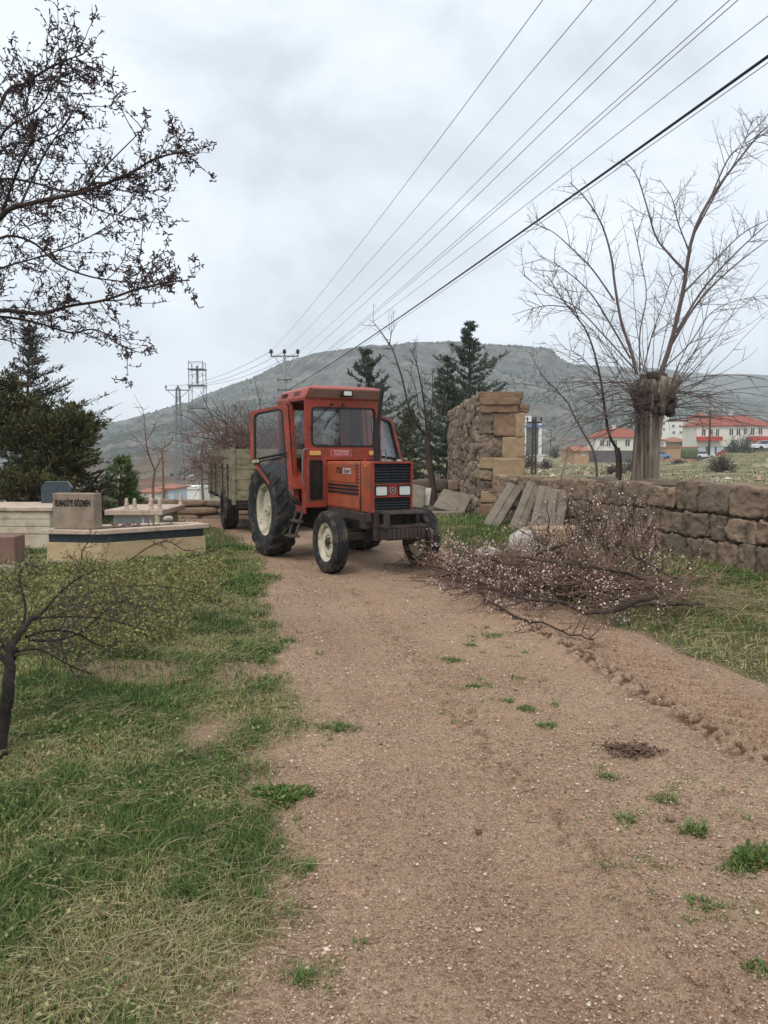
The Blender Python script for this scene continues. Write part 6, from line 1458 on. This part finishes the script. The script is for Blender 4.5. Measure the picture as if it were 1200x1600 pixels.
    F = (q[None] + (np.arange(n) * 11)[:, None, None]).reshape(-1, 4); np_obj('blossom', V - b, F, 'blossom', T, False, np.repeat(rng.random(n), 5))
    C2 = pts[rng.integers(0, len(pts), 9000)] + rng.normal(0, .012, (9000, 3)); V, F, t = octas(C2 - b, rng.uniform(.004, .008, 9000), rng); np_obj('bud', V, F, 'bud', T, False, t)
    cut = MB(); e = big[0][0][0]; d = e - big[0][0][1]; d /= np.linalg.norm(d); cut.cyl(e - b - d * .002, e - b + d * .006, .035, .033, 12); cut.build('cut_end', 'headstone_stone', T)
blossom_heap()

# ------------------------------------------------------------------ low tree at the left edge and the weeds behind it
def edge_shrub():
    rng = np.random.default_rng(91); b = np.array((-1.93, 3.78, Hf(-1.93, 3.78) - .03)); T = empty('shrub', tuple(b), 0, label='gnarled low shrub with a dark leaning trunk at the left edge', cat='shrub')
    W = lambda px, py, Y: at(px, py, Y)
    tr = smooth_path([b, W(0, 1150, 3.8), W(12, 1085, 3.85), W(12, 1030, 3.95), W(28, 995, 4.1), W(56, 965, 4.3)], 22); tr[1:-1] += rng.normal(0, .009, tr[1:-1].shape); rr = np.linspace(.040, .013, 22) * (1 + .22 * rng.normal(0, .5, 22)); rr[:3] *= (1.3, 1.15, 1.05)
    V, F = tube_np(tr, rr, 10); np_obj('trunk', V - b, F, 'bark_shrub', T, True)
    big, thin = [], []
    for P, Y, r in (([(20, 1045), (-30, 1000), (-90, 980)], 3.95, .03), ([(22, 1030), (-10, 985), (-30, 930), (-40, 890)], 4.0, .026), ([(45, 1000), (90, 1000), (130, 985), (170, 950), (200, 935)], 4.6, .018), ([(40, 995), (80, 985), (120, 990), (160, 1010), (190, 1000)], 4.4, .016), ([(60, 965), (90, 930), (120, 905), (150, 890)], 5, .018),
                    ([(55, 970), (110, 955), (180, 940), (240, 950), (290, 955)], 5.4, .008), ([(60, 960), (130, 930), (210, 915), (280, 920), (330, 935)], 6.0, .008), ([(30, 1000), (40, 950), (30, 900), (50, 870)], 4.6, .016), ([(20, 1020), (60, 1015), (110, 1040), (150, 1055)], 4.2, .012), ([(60, 965), (150, 965), (230, 985)], 4.9, .012)):
        w = smooth_path([W(px, py, Y + .15 * i) for i, (px, py) in enumerate(P)], 14); big.append((w, r * .55, .003)); thin += twiggy(rng, w, 17, .42, .0030, 2, .2, (0, 0, .01), .9, .1)
    tubes_lod(big, 'limb', 'bark_shrub', T, b); V, F = tubes(thin, 3); np_obj('twig', V - b, F, 'twig_dark', T)
    C = np.concatenate([p[1:] for p, _, _ in thin]); C = C[rng.random(len(C)) < .28]; V, F, t = leaves(C - b, .020, .010, rng); np_obj('leaf', V, F, 'leaf_shrub', T, False, t)
edge_shrub()
def weeds():
    rng = np.random.default_rng(92); n = 2300; X = rng.uniform(-6.5, -1.7, n); Y = rng.uniform(5.6, 10.4, n); d = fbm(X * .8, Y * .8, None, 55, 3); k = (d > .42) & (-road_sd(X, Y) > .55 + .3 * d); X, Y = X[k], Y[k]
    st, C = [], []
    for x, y in zip(X, Y):
        z = Hf(x, y); h = rng.uniform(.12, .34)
        for j in range(2): w = wander(rng, (x, y, z), (rng.normal(0, .5), rng.normal(0, .5), 1), h, 4, .25); st.append((w, .003, .0018)); C.append(w[1:])
    C = np.concatenate(C); C = np.repeat(C, 4, 0) + rng.normal(0, .03, (len(C) * 4, 3)); V, F, t = leaves(C, .036, .018, rng); o = np_obj('weeds', V, F, 'leaf_shrub', None, False, t); tag(o, 'yellow green weeds with thin stems in front of the graves', 'weeds', kind='stuff')
    V, F = tubes(st, 3); np_obj('stem', V, F, 'twig_brown', o)
    # dark fallen branches before the tan grave
    for i, (P, lab) in enumerate([([(200, 878, .12), (232, 855, .35), (262, 846, .42), (290, 860, .3), (318, 856, .3)], 'dark dry branch arching before the tan lettered grave'), ([(130, 885, .05), (128, 862, .25), (140, 845, .4), (146, 838, .45)], 'dark thorny sprig standing before the tan lettered grave'), ([(180, 892, .05), (250, 884, .1), (310, 868, .2), (345, 855, .25)], 'long dark branch lying at the foot of the tan lettered grave')]):
        w = smooth_path([gr(px, py, z) for px, py, z in P], 14); tw_ = [(w, .010, .004)] + twiggy(rng, w, 14, .28, .004, 2, .25, (0, 0, .03)); b = w[0].copy()
        V, F = tubes(tw_, 4); o = np_obj('dry_branch', V - b, F, 'twig_dark', None); o.location = b; tag(o, lab, 'branch')
weeds()

# ------------------------------------------------------------------ grass, straw, gravel
def sample(rng, n, x0, x1, y0, y1, p=1.4):
    """points whose density falls with the distance"""
    u = rng.random(n); a, b = y0 ** (1 - p), y1 ** (1 - p); Y = (a + (b - a) * u) ** (1 / (1 - p)); return rng.uniform(x0, x1, n), Y
def grass():
    rng = np.random.default_rng(101); nb = NB()
    def lay(n, x0, x1, y0, y1, hh, ww, thr, lean=.55, p=1.2):
        X, Y = sample(rng, n, x0, x1, y0, y1, p); t = turf_mask(X, Y); g = .5 * fbm(X * 1.3 + 3, Y * 1.3, None, 120, 4) + .5 * fbm(X * 4.2 + 3, Y * 4.2, None, 122, 3); k = (t > rng.uniform(.15, .95, n)) & (np.abs(X) < .62 * Y + 1.2)
        k &= (g > thr - .12 + .2 * rng.random(n)); X, Y, g = X[k], Y[k], g[k]
        lush = ss(.42, .58, g); h = hh * rng.uniform(.4, 1.15, len(X)) * (.55 + .45 * lush); w = ww * rng.uniform(.7, 1.3, len(X)) * (.6 + .12 * Y)
        V, F, tt = blades(np.stack([X, Y, H(X, Y) - .005], 1), h, w, rng, lean, np.clip(.80 - .62 * lush + rng.normal(0, .24, len(X)), 0, 1)); nb.add(V, F, tt)
    lay(190000, -3.2, -.1, 1.7, 6.5, .060, .0034, .22, .8); lay(110000, -6.5, -.9, 4.5, 13, .085, .0045, .2, .8)
    lay(26000, .8, 7.5, 4.2, 9.5, .11, .0055, .30); lay(30000, .6, 5.5, 9, 20, .11, .006, .22, .5, 1.1); lay(14000, -9, -1, 12, 22, .12, .006, .3)
    for k in range(95):
        if k < 45: px, py = rng.normal(745, 55), rng.uniform(975, 1130)
        elif k < 75: px, py = rng.uniform(930, 1200), rng.uniform(1190, 1460)
        else: px, py = rng.uniform(430, 520), rng.uniform(960, 1560)
        g = gr(px, py); m = int(rng.integers(6, 26)); P = np.stack([g[0] + rng.normal(0, .022, m), g[1] + rng.normal(0, .022, m), np.zeros(m)], 1); P[:, 2] = H0(P[:, 0], P[:, 1])
        V, F, tt = blades(P, rng.uniform(.012, .034, m), np.full(m, .0032 + .0006 * g[1]), rng, 1.0, rng.uniform(.2, .8, m)); nb.add(V, F, tt)
    tag(nb.build('grass', 'grass_green'), 'short green grass on both verges of the dirt road', 'grass', kind='stuff')
    # clover-like ground leaves
    X, Y = sample(rng, 60000, -5, -.1, 1.7, 9, 1.3); t = turf_mask(X, Y); k = (t > rng.uniform(.2, 1, len(X))) & (fbm(X * 2, Y * 2, None, 140, 3) > .45); X, Y = X[k], Y[k]
    V, F, t = leaves(np.stack([X, Y, H(X, Y) + rng.uniform(.0, .035, len(X))], 1), .016 + .0016 * Y, .009 + .001 * Y, rng, None, .2); tag(np_obj('ground_cover', V, F, 'grass_green', None, False, t), 'small leaved ground cover between the grass blades', 'ground cover', kind='stuff')
    # straw: dead stalks lying in tufts
    st = []
    def straw(n, x0, x1, y0, y1, L, r, thr, cl):
        cx, cy = sample(rng, n, x0, x1, y0, y1, 1.2); t = turf_mask(cx, cy); k = (t > .25) & (fbm(cx * 1.1 + 9, cy * 1.1, None, 160, 3) > thr) & (np.abs(cx) < .6 * cy + 1)
        for x, y in zip(cx[k], cy[k]):
            a0 = rng.normal(.5, .9)
            for j in range(rng.integers(2, cl)):
                a = a0 + rng.normal(0, .5); p = (x + rng.normal(0, .05), y + rng.normal(0, .05)); z = Hf(*p)
                w = wander(rng, (p[0], p[1], z + rng.uniform(0, .03)), (math.cos(a), math.sin(a), rng.uniform(.1, .9)), L * rng.uniform(.4, 1.2), 5, .16, (0, 0, -.22)); w[:, 2] = np.maximum(w[:, 2], z + .006); st.append((w, r * (.5 + .12 * y), r * .5))
    straw(1700, -3.2, -.3, 1.7, 6, .20, .0010, .40, 9); straw(1300, -6, -1, 5, 12, .24, .0012, .36, 8); straw(420, 1.5, 6, 5.5, 9.5, .36, .0016, .36, 9); straw(120, .8, 5, 9.5, 18, .3, .002, .40, 6)
    for i in range(260):
        c = np.array((3.4, 7.6)) + rng.normal(0, (.38, .30)); a = rng.normal(2.6, .8); st.append((wander(rng, (c[0], c[1], .04), (math.cos(a), math.sin(a), rng.uniform(.2, 1)), rng.uniform(.3, .7), 6, .14, (0, 0, -.2)), .003, .0015))
    for p, _, _ in st: p[:, 2] = np.maximum(p[:, 2], .004)
    V, F = tubes(st, 3); rr = np.repeat(rng.random(len(st)), 15)
    tag(np_obj('straw', V, F, 'grass_straw', None, False, rr if len(rr) == len(F) else rng.random(len(F))), 'dead straw coloured stalks lying over the verges', 'straw', kind='stuff')
    # field beyond the wall
    X, Y = sample(rng, 16000, -2, 60, 16, 95, 1.1); k = (X < Y * .62) & (X > 3.6 + (18.7 - Y) * .2 * (Y < 18.7)) & (X > Y * .12); X, Y = X[k], Y[k]
    V, F, t = blades(np.stack([X, Y, H0(X, Y) - .02], 1), rng.uniform(.08, .28, len(X)), .012 + .0011 * Y, rng, .7); tag(np_obj('field_grass', V, F, 'scrub_far', None, False, t), 'rough grass of the field beyond the right wall', 'grass', kind='stuff')
grass()
def tufts():
    rng = np.random.default_rng(111)
    T0 = [(523, 1140, .13, .05, 'largest grass tuft on the bare dirt road, left of its middle'), (405, 1018, .12, .09, 'leafy grass tuft at the left road edge below the tractor'), (450, 1002, .08, .04, 'small grass tuft left of the road middle, nearest the tractor'), (772, 992, .09, .03, 'flat grass tuft nearest the blossom heap'), (733, 1008, .08, .03, 'flat grass tuft at the top of the row right of the wheel track'),
          (705, 1032, .09, .03, 'flat grass tuft at the left of the row right of the wheel track'), (742, 1075, .06, .04, 'small grass tuft alone below the row of flat tufts'), (822, 1110, .06, .04, 'dark green tuft between two thinner ones right of the track'), (793, 1098, .07, .03, 'thin grass tuft just left of the dark green tuft'), (855, 1136, .06, .05, 'bright grass tuft above the dark clod patch'),
          (1086, 1303, .06, .07, 'upright grass tuft on the right part of the road'), (975, 1282, .06, .04, 'thin flat tuft left of the upright grass tuft'), (1095, 1415, .055, .05, 'grey green tuft near the right edge of the road'), (1080, 1440, .04, .03, 'little green tuft just below the grey green tuft'), (1180, 1513, .05, .04, 'grass tuft lowest at the right edge'), (562, 1470, .04, .03, 'faint tuft lowest on the left part of the road'),
          (470, 1525, .05, .06, 'grass tuft at the foot of the left verge'), (950, 1216, .06, .03, 'sparse tuft below the dark clod patch'), (1185, 1350, .08, .09, 'broad leaved weed at the right edge of the road'), (1155, 1362, .07, .04, 'sprawling tuft left of the broad leaved weed'), (1035, 1250, .07, .03, 'sparse flat tuft right of the dark clod patch'), (440, 1245, .11, .07, 'grey green leafy weed on the left road edge'), (465, 1355, .08, .06, 'grass tuft on the left road edge below the leafy weed')]
    for px, py, r, h, lab in T0:
        g = gr(px, py); n = int(170 * (r / .08) ** 1.5); a = rng.uniform(0, 6.28, n); q = r * np.sqrt(rng.random(n)) * (1 + .3 * np.sin(a * 3 + px)); P = np.stack([q * np.cos(a), q * np.sin(a) * .8, 0 * q - .004], 1)
        V, F, t = leaves(np.repeat(P, 3, 0) + rng.normal(0, .010, (3 * n, 3)) + (0, 0, .010), .034, .013, rng, np.repeat(P * (1, 1, 0) / r, 3, 0), .35) if 'lea' in lab.split('tuft')[0] else blades(P, h * rng.uniform(.5, 1.2, n) * (1.1 - .6 * q / r), np.full(n, .0035 + .0006 * g[1]), rng, .9); o = np_obj('grass_tuft', V, F, 'grass_green', None, False, np.clip(t * .7, 0, 1)); o.location = (g[0], g[1], Hf(g[0], g[1]) + .002); tag(o, lab, 'grass tuft', 'grass tufts on the dirt road')
    for i, (px, py, sz, mat, lab) in enumerate([(748, 1299, .016, 'dung', 'small dark stone alone in the middle of the road'), (282, 1523, .015, 'pebble', 'left of two pale stones at the foot of the left verge'), (331, 1524, .014, 'pebble', 'right of two pale stones at the foot of the left verge'), (497, 1434, .017, 'pebble', 'pale flat stone on the left part of the road'), (1048, 1282, .020, 'pebble', 'pale stone beside the sparse tufts on the right of the road'), (545, 1412, .014, 'pebble', 'pale pointed stone left of the road middle')]):
        g = gr(px, py); V, F = rblock((0, 0, 0), np.eye(3), (sz, sz * .8, sz * .55), rng, 5, 3, sz * .22, 40); o = np_obj('stone', V, F, mat, None, True); o.location = (g[0], g[1], Hf(g[0], g[1]) + sz * .4); tag(o, lab, 'stone', 'loose stones on the dirt road')
    g = gr(987, 1175); C = np.stack([rng.normal(0, .07, 260), rng.normal(0, .045, 260), np.abs(rng.normal(0, .012, 260))], 1); V, F, t = octas(C, rng.uniform(.005, .016, 260), rng, .6); o = np_obj('dung_patch', V, F, 'dung', None, False, t); o.location = (g[0], g[1], Hf(g[0], g[1]) + .002); tag(o, 'dark crumbly patch on the right half of the dirt road', 'dung')
tufts()
def gravel():
    rng = np.random.default_rng(121); X, Y = sample(rng, 150000, -2.4, 3.4, 1.6, 11, 1.4); sd_ = road_sd(X, Y); edge = np.exp(-((X - road_l(Y) - .05) / .35) ** 2); mid = np.exp(-((X - mid_x(Y) - .05) / .16) ** 2)
    k = (sd_ > -.5) & (np.abs(X) < .6 * Y + .5) & (rng.random(len(X)) < .42 + .58 * edge + .45 * mid + .2 * (fbm(X * 3, Y * 3, None, 130, 3) > .52)); X, Y = X[k], Y[k]
    s = np.exp(rng.normal(math.log(.0030), .46, len(X))) * (.75 + .10 * Y); s = np.minimum(s, .018); Z = H0(X, Y) + np.where(road_sd(X, Y) > 0, .006, 0) + (s * .1)
    d = X - rut_x(Y); inr = (d > -.05) & (d < .5) & (Y < 8); Z = np.where(inr, Z - .045, Z); keep = ~inr | (rng.random(len(X)) < .2)
    V, F, t = octas(np.stack([X, Y, Z], 1)[keep], s[keep], rng, .7); tag(np_obj('gravel', V, F, 'pebble', None, False, t ** 1.5), 'loose pale gravel scattered over the dirt road and its edge', 'gravel', kind='stuff')
gravel()

# ------------------------------------------------------------------ air
def haze():
    m = D.materials.new('air'); m.use_nodes = True; N = m.node_tree.nodes; N.clear(); o = N.new('ShaderNodeOutputMaterial'); v = N.new('ShaderNodeVolumePrincipled')
    v.inputs['Color'].default_value = (.88, .93, .97, 1); v.inputs['Density'].default_value = HAZE; m.node_tree.links.new(v.outputs[0], o.inputs['Volume']); MATS['air'] = m
    b = MB(); b.box((-1720, -70, -14), (1720, 1720, 190)); tag(b.build('haze', 'air'), 'thin damp haze in the air', 'haze', kind='stuff')
HAZE = .00046
haze()
